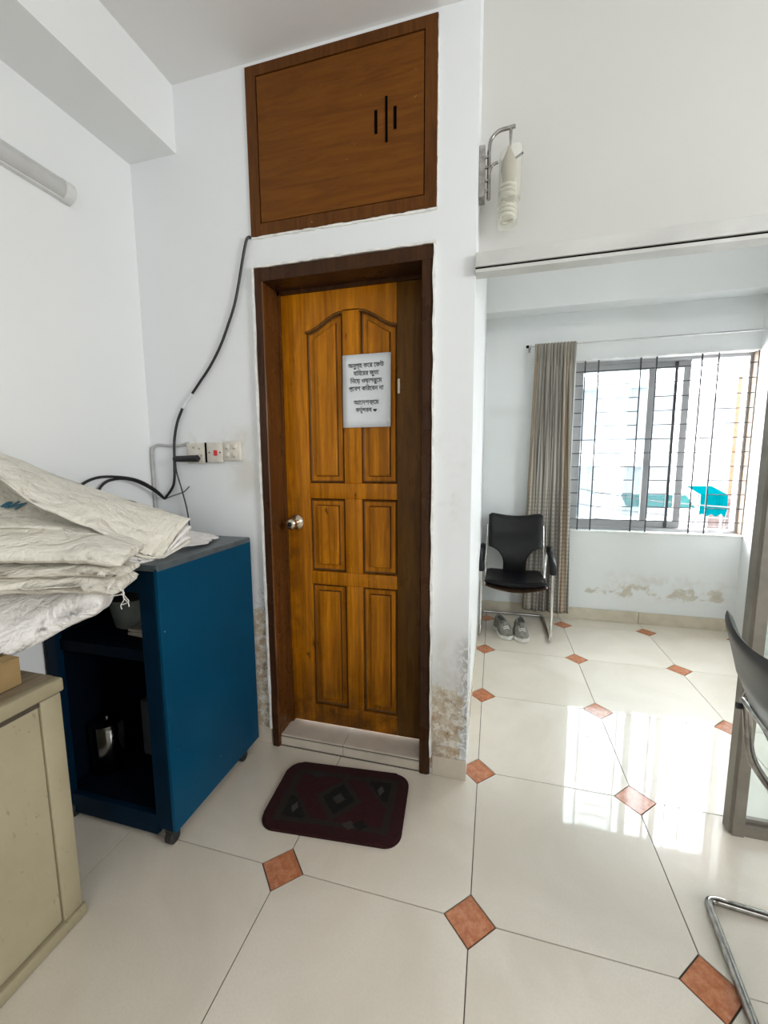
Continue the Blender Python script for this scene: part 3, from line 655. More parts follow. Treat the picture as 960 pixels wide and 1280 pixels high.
# ------------------------------------------------------------------ outside
og = struct('ground', bx(-8, 14, 4.2, 24, -4.0, -3.9), M['ground'], 'ground outside', 'ground')
def building(label, x0, x1, y0, y1, z0, z1, mat, nx, nz, wmat, ww=0.9, wh=1.2, name='building'):
    b = thing(name, label, 'building', ((x0+x1)/2, y0, -3.9)); cx, cz = (x0+x1)/2, -3.9
    def L(a): return (a[0]-cx, a[1]-cx, a[2]-y0, a[3]-y0, a[4]-cz, a[5]-cz)
    obj('facade', bx(*L((x0, x1, y0, y1, z0, z1))), mat, b)
    for i in range(nx):
        for k in range(nz):
            x = x0+(x1-x0)*(i+0.5)/nx; z = z0+(z1-z0)*(k+0.5)/nz
            w = obj('window', bx(*L((x-ww/2, x+ww/2, y0-0.03, y0+0.01, z-wh/2, z+wh/2))), wmat, b)
            obj('window_hood', bx(*L((x-ww/2-0.1, x+ww/2+0.1, y0-0.3, y0, z+wh/2, z+wh/2+0.08))), mat, b)
    return b
building('washed-out pale apartment block outside the window', -2, 4.2, 11, 15, -3.9, 3.3, M['bld'], 4, 4, M['bld_win'])
building('washed-out pale block behind the teal awning', 4.6, 9.0, 12, 16, -3.9, 2.9, M['bld'], 3, 5, M['bld_win'])
building('slim orange brick block beyond the window edge', 4.46, 5.1, 8.8, 9.6, -3.9, 2.9, M['brick'], 1, 6, M['bld_win'], 0.3, 0.9)
def slab_thing(name, label, cat, a, mat, prof=None):
    b = thing(name, label, cat, (a[0], a[2], a[4]))
    return b
aw = thing('awning', 'bright teal awning outside the open half of the window', 'awning', (2.93, 7.0, 0.50))
bm = bmesh.new(); n_ = 14
for i in range(n_):
    xa, xb = 0.34*i/n_, 0.34*(i+1)/n_
    za, zb = 0.02*sin(i*1.3), 0.02*sin((i+1)*1.3)
    vs = [bm.verts.new(q) for q in ((xa, 0.5, 0.42), (xb, 0.5, 0.42), (xb, 0.02*sin(i+1), 0.325), (xa, 0.02*sin(i), 0.325), (xa, 0, 0.02+za), (xb, 0, 0.02+zb))]
    bm.faces.new((vs[0], vs[1], vs[2], vs[3])); bm.faces.new((vs[3], vs[2], vs[5], vs[4]))
o = obj('canvas', bm, M['teal'], aw); o.modifiers.new('t', 'SOLIDIFY').thickness = 0.01
obj('awning_post', boxes([(0.0, 0.02, 0.1, 0.12, -4.4, 0.32), (0.31, 0.33, 0.1, 0.12, -4.4, 0.32)]), M['alu'], aw)
sh = tag(obj('roof_sheet', prism(bmesh.new(), [(6.6, 0.66), (6.9, 0.80), (6.9, 0.82), (6.6, 0.68)], 'x', 1.85, 2.70), M['teal2']), 'faded green roofing sheet outside the window', 'roof sheet')
pk = tag(obj('shed', boxes([(3.56, 4.6, 7.4, 8.2, -3.9, 0.66), (3.50, 4.7, 7.2, 8.3, 0.66, 0.72)]), M['pink']), 'faded pinkish shed to the right of the teal awning outside', 'shed')
for k in range(3):
    pts = [(-1, 5.2+k*0.5, 1.65-k*0.25), (1.2, 5.2+k*0.5, 0.95-k*0.2), (4, 5.2+k*0.5, 0.75-k*0.12), (9, 5.2+k*0.5, 0.55+k*0.2)]
    tag(obj('overhead_wire', tube(bmesh.new(), smooth_path(pts, 8), 0.008, 5), M['twig']), ['upper sagging wire outside the window', 'middle sagging wire outside the window', 'lowest sagging wire outside the window'][k], 'wire', 'sagging wires outside the window')
random.seed(11)
bm = bmesh.new()
for k in range(120):
    p = Vector((1.4+random.random()*2.4, 5.8+random.random()*0.6, 0.15+random.random()*0.3)); d = Vector((random.uniform(-1, 1), 0, random.uniform(0.0, 0.6))).normalized()*random.uniform(0.1, 0.35)
    tube(bm, smooth_path([p, p+d*0.5+Vector((0, 0, 0.06)), p+d], 3), 0.007, 4, 0.003)
tube(bm, [(2.6, 6.1, -3.9), (2.6, 6.1, 0.3)], 0.06, 8, 0.03)
tag(obj('bare_shrub', bm, M['twig']), 'tangle of pale bare branches low outside the window', 'shrub', kind='stuff')

# ------------------------------------------------------------------ wall lamp
wl = thing('wall_lamp', 'grey metal wall lamp with clear glass tube and spiral bulbs', 'wall lamp', (XC, 1.70, 2.37))
LO = Vector((XC, 1.70, 2.37))
def Lp(x, z, y=1.70): return (x-LO.x, y-LO.y, z-LO.z)
obj('back_plate', bx(0.0, 0.022, -0.028, 0.028, -0.088, 0.086, bev=0.003), M['dark_chrome'], wl)
for z in (2.43, 2.395, 2.35, 2.315):
    obj('spacer', tube(bmesh.new(), [Lp(XC+0.014, z), Lp(-0.048, z)], 0.006, 8), M['dark_chrome'], wl)
obj('arm', tube(bmesh.new(), smooth_path([Lp(-0.049, 2.283), Lp(-0.050, 2.40), Lp(-0.050, 2.455), Lp(-0.043, 2.488), Lp(-0.018, 2.508), Lp(0.012, 2.512), Lp(0.040, 2.514)], 6), 0.0065, 10), M['dark_chrome'], wl, True)
obj('brace', tube(bmesh.new(), smooth_path([Lp(-0.048, 2.375), Lp(-0.038, 2.398), Lp(-0.018, 2.405)], 5), 0.005, 8), M['dark_chrome'], wl, True)
obj('hanger', tube(bmesh.new(), [Lp(0.024, 2.508), Lp(0.024, 2.475), Lp(0.024, 2.470), Lp(0.024, 2.445)], 0.006, 8, 0.003), M['dark_chrome'], wl, True)
obj('retaining_pin', tube(bmesh.new(), [Lp(0.036, 2.405), Lp(0.068, 2.422)], 0.004, 8), M['black'], wl)
obj('lamp_holder', lathe(bmesh.new(), [(0.004, 0.08), (0.010, 0.06), (0.024, 0.03), (0.027, 0.0), (0.022, -0.03), (0.018, -0.06)], 18, Matrix.Translation(Lp(0.020, 2.375))), M['grime'], wl, True)
def glass_tube(name, cx, z0, z1, ra, tilt=0.0):
    bm = bmesh.new(); n_ = 28; a = [bm.verts.new(Lp(cx+ra*cos(2*pi*j/n_), z0+tilt*ra*cos(2*pi*j/n_), 1.70+ra*sin(2*pi*j/n_))) for j in range(n_)]
    b = [bm.verts.new(Lp(cx+0.004+ra*cos(2*pi*j/n_), z1+tilt*ra*cos(2*pi*j/n_), 1.70+ra*sin(2*pi*j/n_))) for j in range(n_)]
    for j in range(n_): bm.faces.new((a[j], a[(j+1) % n_], b[(j+1) % n_], b[j]))
    o = obj(name, bm, M['glass_l'], wl, True)
glass_tube('glass_shade', 0.023, 2.262, 2.432, 0.040, 0.2); glass_tube('inner_glass', 0.020, 2.186, 2.30, 0.0365, 0.12)
for zc, rr in ((2.275, 0.024), (2.205, 0.024)):
    pts = [Lp(0.021+rr*cos(t), zc+0.052*(1-t/(2*pi*3.4)), 1.70+rr*sin(t)) for t in [2*pi*3.4*q/70 for q in range(71)]]
    obj('spiral_bulb', tube(bmesh.new(), pts, 0.0058, 8), M['bulb'], wl, True)

# ------------------------------------------------------------------ tube light on left wall
tl = thing('tube_light', 'unlit grey batten tube light on the left wall', 'light fixture', (XL, 0.4, 2.31))
obj('batten', bx(0.0, 0.022, -0.80, 0.895, -0.036, 0.036, bev=0.003), M['lamp_cap'], tl)
obj('diffuser', prism(bmesh.new(), [(0.012+0.034*sin(pi*q/12), -0.034*cos(pi*q/12)) for q in range(13)], 'y', -0.78, 0.862), M['lamp_grey'], tl)
# prism axis y maps (x,z): ok
obj('end_cap', prism(bmesh.new(), [(0.008+0.040*sin(pi*q/12), -0.038*cos(pi*q/12)) for q in range(13)], 'y', 0.862, 0.898), M['lamp_cap'], tl)

# ------------------------------------------------------------------ switches, plug, wires
def plate(x0, x1, z0, z1, label):
    t = thing('switch_plate', label, 'switch', ((x0+x1)/2, YD, (z0+z1)/2)); w, h = (x1-x0)/2, (z1-z0)/2
    obj('pattress', bx(-w, w, -0.016, 0, -h, h, bev=0.003), M['plastic_w'], t, True); return t, w, h
t, w, h = plate(-1.352, -1.252, 1.316, 1.406, 'aged white socket plate with black plug in it')
obj('socket_face', bx(-w*0.8, w*0.8, -0.019, -0.015, -h*0.8, h*0.8, bev=0.002), M['plastic_w'], t)
for sx, sz in ((0.02, 0.02), (-0.01, 0.026), (0.03, -0.01)): obj('pin_hole', bx(sx-0.005, sx+0.005, -0.0200, -0.018, sz-0.004, sz+0.004), M['grime'], t)
t, w, h = plate(-1.246, -1.163, 1.320, 1.408, 'aged white switch plate with small red rocker')
obj('red_rocker', bx(-0.002, 0.014, -0.022, -0.014, -0.014, 0.010, bev=0.002), M['red'], t)
for sx, sz in ((-0.028, 0.0), (0.028, 0.0)): obj('screw', lathe(bmesh.new(), [(0.003, 0.0), (0.003, 0.002)], 8, Matrix.Translation((sx, -0.016, sz)) @ Matrix.Rotation(pi/2, 4, 'X')), M['black'], t)
obj('side_gap', bx(-w-0.007, -w, -0.018, 0, -h, h), M['black'], t)
t, w, h = plate(-1.161, -1.074, 1.328, 1.412, 'grimy multi-gang switch plate nearest the door frame')
for sx in (-0.02, 0.016):
    for sz in (0.018, -0.018):
        obj('rocker', bx(sx-0.010, sx+0.010, -0.022, -0.014, sz-0.011, sz+0.011, bev=0.004), M['plastic_w'], t, True); obj('rocker_mark', bx(sx-0.006, sx+0.006, -0.0235, -0.0215, sz-0.011, sz-0.006, bev=0.0008), M['grime'], t)
pg = thing('power_plug', 'black power plug with a thin black cord in the socket', 'plug', (-1.30, YD-0.019, 1.338))
obj('plug_body', tube(bmesh.new(), smooth_path([(0.02, -0.014, 0.0), (-0.01, -0.020, 0.0), (-0.05, -0.021, -0.001), (-0.098, -0.021, -0.001)], 4), 0.016, 12, 0.013), M['rubber'], pg, True)
obj('plug_pins', tube(bmesh.new(), [(0.012, 0.0, 0), (0.012, -0.018, 0)], 0.01, 8), M['rubber'], pg)
obj('cord', tube(bmesh.new(), smooth_path([(-0.095, -0.021, -0.006), (-0.100, -0.012, -0.06), (-0.088, -0.004, -0.13), (-0.064, -0.006, -0.22), (-0.052, -0.009, -0.30), (-0.045, -0.025, -0.340), (-0.05, -0.05, -0.342)], 6), 0.003, 8), M['cable'], pg, True)
cb = thing('black_cable', 'thick black cable curving down the wall from the loft cupboard', 'cable', (0, 0, 0))
yc = YD-0.013
A = [(-0.986, YD-0.004, 2.232), (-1.000, yc, 2.220), (-1.022, yc, 2.15), (-1.045, yc, 2.06), (-1.072, yc, 1.972), (-1.105, yc, 1.90), (-1.148, yc, 1.817), (-1.205, yc, 1.735), (-1.262, yc, 1.672), (-1.305, yc, 1.625)]
B_ = [(-1.305, yc, 1.625), (-1.337, yc, 1.595), (-1.362, yc, 1.563)]
D_ = [(-1.362, yc, 1.563), (-1.395, yc, 1.50), (-1.417, yc, 1.42), (-1.424, yc, 1.33), (-1.430, yc, 1.25), (-1.445, yc, 1.205), (-1.493, yc, 1.152)]
obj('cable_run', tube(bmesh.new(), smooth_path(A, 5), 0.0058, 8), M['cable'], cb, True)
obj('painted_section', tube(bmesh.new(), smooth_path(B_, 5), 0.0056, 8), M['cable_w'], cb, True)
obj('cable_run', tube(bmesh.new(), smooth_path(D_, 5), 0.0058, 8), M['cable'], cb, True)
# loops stand off toward the left wall, resting behind the sack
obj('cable_loop', tube(bmesh.new(), smooth_path([(-1.493, yc, 1.152), (-1.500, 1.54, 1.20), (-1.510, 1.46, 1.245), (-1.527, 1.38, 1.262), (-1.543, 1.30, 1.262), (-1.548, 1.235, 1.235), (-1.540, 1.20, 1.19), (-1.520, 1.20, 1.14)], 6), 0.0055, 8), M['cable'], cb, True)
obj('cable_loop', tube(bmesh.new(), smooth_path([(-1.493, yc, 1.152), (-1.505, 1.53, 1.20), (-1.515, 1.46, 1.238), (-1.530, 1.40, 1.254), (-1.540, 1.34, 1.245), (-1.542, 1.30, 1.21), (-1.535, 1.28, 1.15)], 6), 0.0055, 8), M['cable'], cb, True)
obj('cable_tie', tube(bmesh.new(), smooth_path([(-1.493, yc-0.004, 1.150), (-1.44, yc-0.006, 1.168), (-1.38, yc-0.006, 1.186), (-1.345, yc-0.008, 1.212)], 5), 0.0022, 6), M['cable'], cb, True)
gw = tag(obj('conduit_wire', tube(bmesh.new(), smooth_path([(-1.345, YD-0.010, 1.408), (-1.40, YD-0.006, 1.398), (-1.46, YD-0.006, 1.398), (-1.52, YD-0.006, 1.402), (-1.548, YD-0.008, 1.385), (-1.553, YD-0.008, 1.35), (-1.553, YD-0.008, 1.30), (-1.553, YD-0.008, 1.15), (-1.553, YD-0.008, 0.995)], 6), 0.0065, 8), M['grey_wire']), 'pale grey wire from the socket into the room corner', 'wire')

# ------------------------------------------------------------------ blue steel cabinet
CX0, CX1, CY0, CY1, CZ0, CZ1 = -1.550, -1.030, 1.042, 1.562, 0.048, 0.994
bc = thing('blue_cabinet', 'open blue steel cabinet on castors beside the wooden door', 'cabinet', ((CX0+CX1)/2, (CY0+CY1)/2, 0))
def cbx(a, **k): ox, oy = (CX0+CX1)/2, (CY0+CY1)/2; return bx(a[0]-ox, a[1]-ox, a[2]-oy, a[3]-oy, a[4], a[5], **k)
obj('side_panel', cbx((CX1-0.014, CX1, CY0, CY1, CZ0, CZ1-0.012), bev=0.002), M['blue'], bc)
obj('side_panel', cbx((CX0, CX0+0.014, CY0, CY1, CZ0, CZ1-0.012), bev=0.002), M['blue_post'], bc)
obj('inner_face', cbx((CX1-0.018, CX1-0.0142, CY0+0.024, CY1-0.013, CZ0+0.05, CZ1-0.024)), M['blue_dark'], bc)
obj('inner_face', cbx((CX0+0.0142, CX0+0.018, CY0+0.024, CY1-0.013, CZ0+0.05, CZ1-0.024)), M['blue_dark'], bc)
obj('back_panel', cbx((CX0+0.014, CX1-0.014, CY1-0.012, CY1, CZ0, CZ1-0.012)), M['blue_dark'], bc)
tp = obj('top_panel', cbx((CX0, CX1+0.001, CY0, CY1, CZ1-0.022, CZ1), bev=0.004), M['blue_top'], bc)
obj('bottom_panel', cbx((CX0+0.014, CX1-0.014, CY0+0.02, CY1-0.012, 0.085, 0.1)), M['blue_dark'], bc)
obj('front_post', cbx((CX1-0.078, CX1-0.0145, CY0-0.002, CY0+0.022, CZ0+0.005, CZ1-0.023), bev=0.003), M['blue_post'], bc)
obj('front_post', cbx((CX0+0.0145, CX0+0.06, CY0-0.002, CY0+0.022, CZ0+0.005, CZ1-0.023), bev=0.003), M['blue_post'], bc)
obj('front_rail', cbx((CX0+0.06, CX1-0.078, CY0, CY0+0.02, CZ1-0.095, CZ1-0.023), bev=0.002), M['blue_post'], bc)
obj('front_rail', cbx((CX0+0.06, CX1-0.078, CY0, CY0+0.02, 0.024, 0.10), bev=0.002), M['blue_post'], bc)
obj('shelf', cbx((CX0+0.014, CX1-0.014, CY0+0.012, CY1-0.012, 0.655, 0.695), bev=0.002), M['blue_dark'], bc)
for x in (CX0+0.05, CX1-0.026):
    for y in (CY0+0.010, CY1-0.10):
        ox, oy = x-(CX0+CX1)/2, y-(CY0+CY1)/2
        cs = obj('castor', lathe(bmesh.new(), [(0.019, -0.016), (0.024, -0.012), (0.024, 0.012), (0.019, 0.016)], 18, Matrix.Translation((ox, oy, 0.0245)) @ Matrix.Rotation(pi/2, 4, 'Y')), M['rubber'], bc, True)
        obj('castor_fork', bx(ox-0.019, ox+0.019, oy-0.012, oy+0.012, 0.03, 0.052, bev=0.002), M['rubber'], cs)
# contents
cn = thing('steel_canister', 'stainless steel canister on the bottom shelf of the blue cabinet', 'canister', (-1.475, 1.19, 0.10))
obj('body', lathe(bmesh.new(), [(0.058, 0.0), (0.062, 0.004), (0.062, 0.185), (0.060, 0.19)], 28), M['steel'], cn, True)
obj('lid', lathe(bmesh.new(), [(0.064, 0.186), (0.065, 0.202), (0.05, 0.208), (0.012, 0.212), (0.012, 0.222), (0.006, 0.224)], 28), M['steel'], cn, True)
tag(obj('storage_box', bx(-1.40, -1.20, 1.28, 1.5, 0.10, 0.34, bev=0.004), M['boxdark']), 'dark box at the back of the bottom cabinet shelf', 'box')
bw = thing('plastic_tub', 'grey-green tub on the upper shelf of the blue cabinet', 'tub', (-1.345, 1.25, 0.695))
obj('tub_body', lathe(bmesh.new(), [(0.07, 0.0), (0.075, 0.004), (0.095, 0.11), (0.088, 0.11), (0.068, 0.01)], 26), M['bowl'], bw, True)
obj('tub_lid', lathe(bmesh.new(), [(0.098, 0.108), (0.1, 0.116), (0.02, 0.124), (0.004, 0.124)], 26), M['bowl'], bw, True)
for k in range(3):
    t = tag(obj('document_stack', bx(-0.07, 0.07, -0.10, 0.10, 0, 0.009, bev=0.001), M['grime']), ['bottom folder in the pile on the upper cabinet shelf', 'middle folder in the pile on the upper cabinet shelf', 'top folder in the pile on the upper cabinet shelf'][k], 'folder', 'folders on the upper cabinet shelf')
    t.location = (-1.20, 1.235, 0.6955+k*0.0095); t.rotation_euler = (0, 0, (-0.1, 0.12, 0.03)[k])

# ------------------------------------------------------------------ beige cabinet
EX0, EX1, EY0, EY1 = -1.560, -1.135, -0.25, 0.795
be = thing('cream_cabinet', 'old cream painted wooden cabinet with chipped edges under the sacks', 'cabinet', ((EX0+EX1)/2, (EY0+EY1)/2, 0))
def ebx(a, **k): ox, oy = (EX0+EX1)/2, (EY0+EY1)/2; return bx(a[0]-ox, a[1]-ox, a[2]-oy, a[3]-oy, a[4], a[5], **k)
obj('carcass', ebx((EX0, EX1-0.012, EY0+0.01, EY1-0.012, 0.0, 0.695)), M['beige'], be)
obj('corner_stile', ebx((EX1-0.02, EX1-0.002, EY1-0.055, EY1-0.002, 0.035, 0.695), bev=0.003), M['beige'], be, True)
obj('side_panel', ebx((EX1-0.02, EX1-0.007, EY0+0.3, EY1-0.058, 0.044, 0.682), bev=0.002), M['beige'], be)
obj('side_panel', ebx((EX1-0.02, EX1-0.007, EY0+0.01, EY0+0.297, 0.044, 0.682), bev=0.002), M['beige'], be)
obj('top_rail', ebx((EX1-0.02, EX1-0.003, EY0+0.01, EY1-0.057, 0.684, 0.697), bev=0.001), M['crack'], be)
obj('plinth', ebx((EX1-0.02, EX1+0.008, EY0, EY1+0.004, 0.0, 0.036), bev=0.006), M['beige'], be, True)
obj('worktop_edge', ebx((EX1-0.03, EX1+0.006, EY0, EY1+0.004, 0.699, 0.737), bev=0.006), M['beige'], be, True)
obj('worktop', ebx((EX0, EX1-0.0305, EY0, EY1+0.004, 0.699, 0.736), bev=0.002), M['beige_top'], be)

# ------------------------------------------------------------------ box and sacks
cbd = thing('cardboard_box', 'brown cardboard box under the sacks on the cream cabinet', 'box', (-1.31, 0.574, 0.7375))
obj('carton', bx(-0.11, 0.11, -0.17, 0.17, 0.0, 0.072, bev=0.002), M['card'], cbd)
obj('flap', bx(-0.11, 0.0, -0.17, 0.17, 0.072, 0.075), M['card'], cbd)
obj('flap', bx(0.001, 0.11, -0.17, 0.17, 0.072, 0.075), M['card'], cbd)

def coons(near, far, k=48, m_=16):
    """grid between two polylines"""
    def resample(P, n_):
        P = smooth_path(P, 8); L = [0]
        for a, b in zip(P, P[1:]): L.append(L[-1]+(b-a).length)
        out = []
        for q in range(n_+1):
            s_ = L[-1]*q/n_; i = max(0, min(len(P)-2, next((i for i in range(len(L)-1) if L[i+1] >= s_-1e-9), len(P)-2)))
            t = (s_-L[i])/max(1e-9, L[i+1]-L[i]); out.append(P[i].lerp(P[i+1], t))
        return out
    a, b = resample(near, k), resample(far, k)
    return [[a[i].lerp(b[i], j/m_) for i in range(k+1)] for j in range(m_+1)]
def crumple(p, seed, amp, fr=9):
    v = Vector((noise.noise(p*fr+Vector((seed, 0, 0))), noise.noise(p*fr+Vector((0, seed+5, 0))), noise.noise(p*fr+Vector((0, 0, seed+9)))))
    w = abs(noise.noise(p*fr*1.9+Vector((seed*2, 3, 1))))
    return p+v*amp+Vector((0, 0, -w*amp*0.9))
def pillow(name, near, far, thick, mat, parent=None, seed=0, amp=0.006, bulge=0.0, k=48, m_=14, fr=9, droop=0.5):
    """a closed flattened sack: upper skin, lower skin `thick` below, rounded long edges"""
    g_ = coons(near, far, k, m_); bm = bmesh.new(); top, bot = [], []
    for j, row in enumerate(g_):
        t = j/m_; e = sqrt(max(0, 1-(2*t-1)**4)); tr, br = [], []
        for i, p in enumerate(row):
            s_ = i/k; ee = e*(0.35+0.65*sqrt(max(0, 1-(2*s_-1)**8)))
            up = p+Vector((0, 0, bulge*sin(pi*t)*(0.6+0.4*sin(pi*s_))+thick*0.5*ee)); dn = p-Vector((0, 0, thick*0.5*ee))
            tr.append(bm.verts.new(crumple(up, seed, amp, fr))); br.append(bm.verts.new(crumple(dn, seed+3, amp, fr)))
        top.append(tr); bot.append(br)
    for j in range(m_):
        for i in range(k):
            bm.faces.new((top[j][i], top[j][i+1], top[j+1][i+1], top[j+1][i])); bm.faces.new((bot[j][i], bot[j+1][i], bot[j+1][i+1], bot[j][i+1]))
    for i in range(k):
        bm.faces.new((top[0][i], bot[0][i], bot[0][i+1], top[0][i+1])); bm.faces.new((top[m_][i], top[m_][i+1], bot[m_][i+1], bot[m_][i]))
    for j in range(m_):
        bm.faces.new((top[j][0], top[j+1][0], bot[j+1][0], bot[j][0])); bm.faces.new((top[j][k], bot[j][k], bot[j+1][k], top[j+1][k]))
    o = obj(name, bm, mat, parent); 
    for p in o.data.polygons: p.use_smooth = True
    return o
def threads(parent, p, seeds, L=0.05):
    for q in range(seeds):
        a = Vector(p)+Vector((random.uniform(-0.01, 0.01), random.uniform(-0.01, 0.01), random.uniform(-0.01, 0.01)))
        pts = [a+Vector((random.uniform(-0.008, 0.014)*s_, -0.004*s_, -L*s_/4)) for s_ in range(5)]
        obj('loose_thread', tube(bmesh.new(), smooth_path(pts, 3), 0.0013, 4), M['sack_w'], parent)

# lower sacks stacked on the box; right ends overhang toward the blue cabinet
SL = [ # near edge pts, far edge pts, thickness, material, label
 ([(-1.50, 0.45, 0.82), (-1.38, 0.60, 0.805), (-1.26, 0.715, 0.815), (-1.18, 0.83, 0.880), (-1.08, 0.875, 0.918)],
  [(-1.53, 0.62, 0.93), (-1.46, 0.80, 0.93), (-1.36, 0.92, 0.93), (-1.24, 0.97, 0.93), (-1.10, 0.95, 0.93)], 0.090, 'sack_w', 'bright white sack sagging at the bottom of the sack pile'),
 ([(-1.50, 0.50, 0.985), (-1.36, 0.68, 0.985), (-1.25, 0.78, 0.982), (-1.12, 0.85, 0.978), (-1.020, 0.895, 0.962)],
  [(-1.54, 0.74, 0.985), (-1.44, 0.90, 0.985), (-1.32, 0.97, 0.985), (-1.20, 1.00, 0.982), (-1.06, 1.00, 0.975)], 0.052, 'sack', 'folded woven sack, second from the bottom of the pile'),
 ([(-1.50, 0.50, 1.030), (-1.36, 0.68, 1.026), (-1.25, 0.78, 1.022), (-1.12, 0.85, 1.016), (-1.018, 0.890, 1.004)],
  [(-1.54, 0.75, 1.03), (-1.44, 0.90, 1.03), (-1.32, 0.97, 1.025), (-1.20, 1.00, 1.02), (-1.05, 1.00, 1.01)], 0.030, 'sack', 'thin folded woven sack, third from the bottom of the pile'),
 ([(-1.50, 0.50, 1.080), (-1.36, 0.68, 1.074), (-1.25, 0.77, 1.064), (-1.12, 0.84, 1.054), (-1.000, 0.885, 1.040)],
  [(-1.54, 0.76, 1.150), (-1.44, 0.90, 1.150), (-1.32, 0.97, 1.135), (-1.20, 1.00, 1.100), (-1.03, 1.01, 1.070)], 0.040, 'sack', 'folded woven sack with wide creased top, under the open one'),
]
sacks = []
for q, (nr_, fr_, th, mt, lb) in enumerate(SL):
    t = thing('woven_sack', lb, 'sack', nr_[0], group='folded woven sacks piled on the cream cabinet')
    o0 = Vector(nr_[0]); s_ = pillow('sack_cloth', [Vector(a)-o0 for a in nr_], [Vector(a)-o0 for a in fr_], th, M[mt], t, seed=q*3.1+1, amp=0.009, fr=8, bulge=0.012 if q == 3 else 0.0)
    sacks.append(t)
    if q in (1, 2): threads(t, Vector(nr_[-1])-o0+Vector((0.0, 0.0, -0.01)), 3, 0.04)
# open upper sack leaning onto the blue cabinet
us = thing('open_sack', 'large open-mouthed woven sack lying on top, tip on the blue cabinet', 'sack', (-1.2, 0.95, 1.0))
uo = Vector((-1.2, 0.95, 1.0))
near = [(-1.50, 0.70, 1.44), (-1.37, 0.80, 1.325), (-1.27, 0.86, 1.210), (-1.17, 0.92, 1.145), (-1.105, 0.98, 1.085), (-1.065, 1.04, 1.030), (-1.055, 1.09, 1.010)]
far = [(-1.54, 0.84, 1.385), (-1.51, 0.94, 1.355), (-1.46, 1.03, 1.300), (-1.38, 1.10, 1.245), (-1.28, 1.15, 1.205), (-1.15, 1.18, 1.165), (-1.005, 1.18, 1.125)]
pillow('upper_layer', [Vector(a)-uo for a in near], [Vector(a)-uo for a in far], 0.012, M['sack'], us, seed=21, amp=0.009, bulge=0.02, fr=7, k=60, m_=20)
near2 = [(-1.54, 0.66, 1.110), (-1.42, 0.76, 1.130), (-1.32, 0.84, 1.140), (-1.22, 0.91, 1.125), (-1.12, 0.97, 1.070), (-1.07, 1.04, 1.018), (-1.055, 1.10, 1.004)]
far2 = [(-1.56, 0.90, 1.31), (-1.53, 0.98, 1.27), (-1.48, 1.06, 1.21), (-1.40, 1.13, 1.15), (-1.28, 1.17, 1.12), (-1.16, 1.19, 1.09), (-1.02, 1.19, 1.05)]
ll = pillow('lower_layer', [Vector(a)-uo for a in near2], [Vector(a)-uo for a in far2], 0.010, M['sack'], us, seed=33, amp=0.006, fr=6, k=50)
for q, (dz, dx) in enumerate(((-0.018, 0.004), (-0.036, -0.004), (-0.054, 0.002))):
    n3 = [(-1.16, 0.97, 1.06+dz*0.5), (-1.10, 1.01, 1.03+dz*0.5), (-1.062+dx, 1.09, 1.006)]; f3 = [(-1.25, 1.15, 1.20+dz), (-1.15, 1.18, 1.16+dz), (-1.01+dx, 1.18, 1.118+dz)]
    pillow('folded_edge', [Vector(a)-uo for a in n3], [Vector(a)-uo for a in f3], 0.009, M['sack_w'], us, seed=40+q, amp=0.005, fr=12, k=24, m_=14)
n2 = [Vector(a)-uo for a in near2]; f2 = [Vector(a)-uo for a in far2]; grid2 = coons(n2, f2, 50, 14)
def on_layer(s_, t_):
    i, j = min(49.999, s_*50), min(13.999, t_*14); a, b = int(i), int(j); fi, fj = i-a, j-b
    p = grid2[b][a].lerp(grid2[b][a+1], fi).lerp(grid2[b+1][a].lerp(grid2[b+1][a+1], fi), fj)
    e = sqrt(max(0, 1-(2*t_-1)**4)); ee = e*(0.35+0.65*sqrt(max(0, 1-(2*s_-1)**8)))
    return crumple(p+Vector((0, 0, 0.005*ee)), 33, 0.006, 6)
for word, s0, t0, sc in (('Ne', 0.285, 0.52, 1.0), ('Co', 0.285, 0.20, 1.0)):
    me = text_mesh(word, 0.028, 0.05); tmp = bmesh.new(); tmp.from_mesh(me)
    for v in tmp.verts:
        q = on_layer(s0-v.co.x/0.60, t0+v.co.y/0.13); v.co = q+Vector((0.002, -0.003, 0.003+v.co.z*0.2))
    obj('blue_lettering', tmp, M['print'], us)['kind'] = 'stuff'
# small scrap of white sacking
for q, (pts_n, pts_f, lb) in enumerate((([(-1.12, 1.24, 1.006), (-1.09, 1.30, 1.006), (-1.085, 1.36, 1.004)], [(-1.24, 1.26, 1.06), (-1.20, 1.36, 1.03), (-1.13, 1.45, 1.01)], 'crumpled white scrap of sacking on the blue cabinet top'),
                                      ([(-1.16, 1.30, 1.012), (-1.13, 1.38, 1.012), (-1.11, 1.46, 1.008)], [(-1.30, 1.30, 1.075), (-1.26, 1.40, 1.05), (-1.17, 1.50, 1.012)], 'flat white paper scrap behind the sack tip on the blue cabinet'))):
    t = thing('sacking_scrap', lb, 'scrap', pts_n[0]); o0 = Vector(pts_n[0])
    pillow('scrap_cloth', [Vector(a)-o0 for a in pts_n], [Vector(a)-o0 for a in pts_f], 0.006, M['sack_w'], t, seed=50+q, amp=0.006, fr=16, k=20, m_=10)

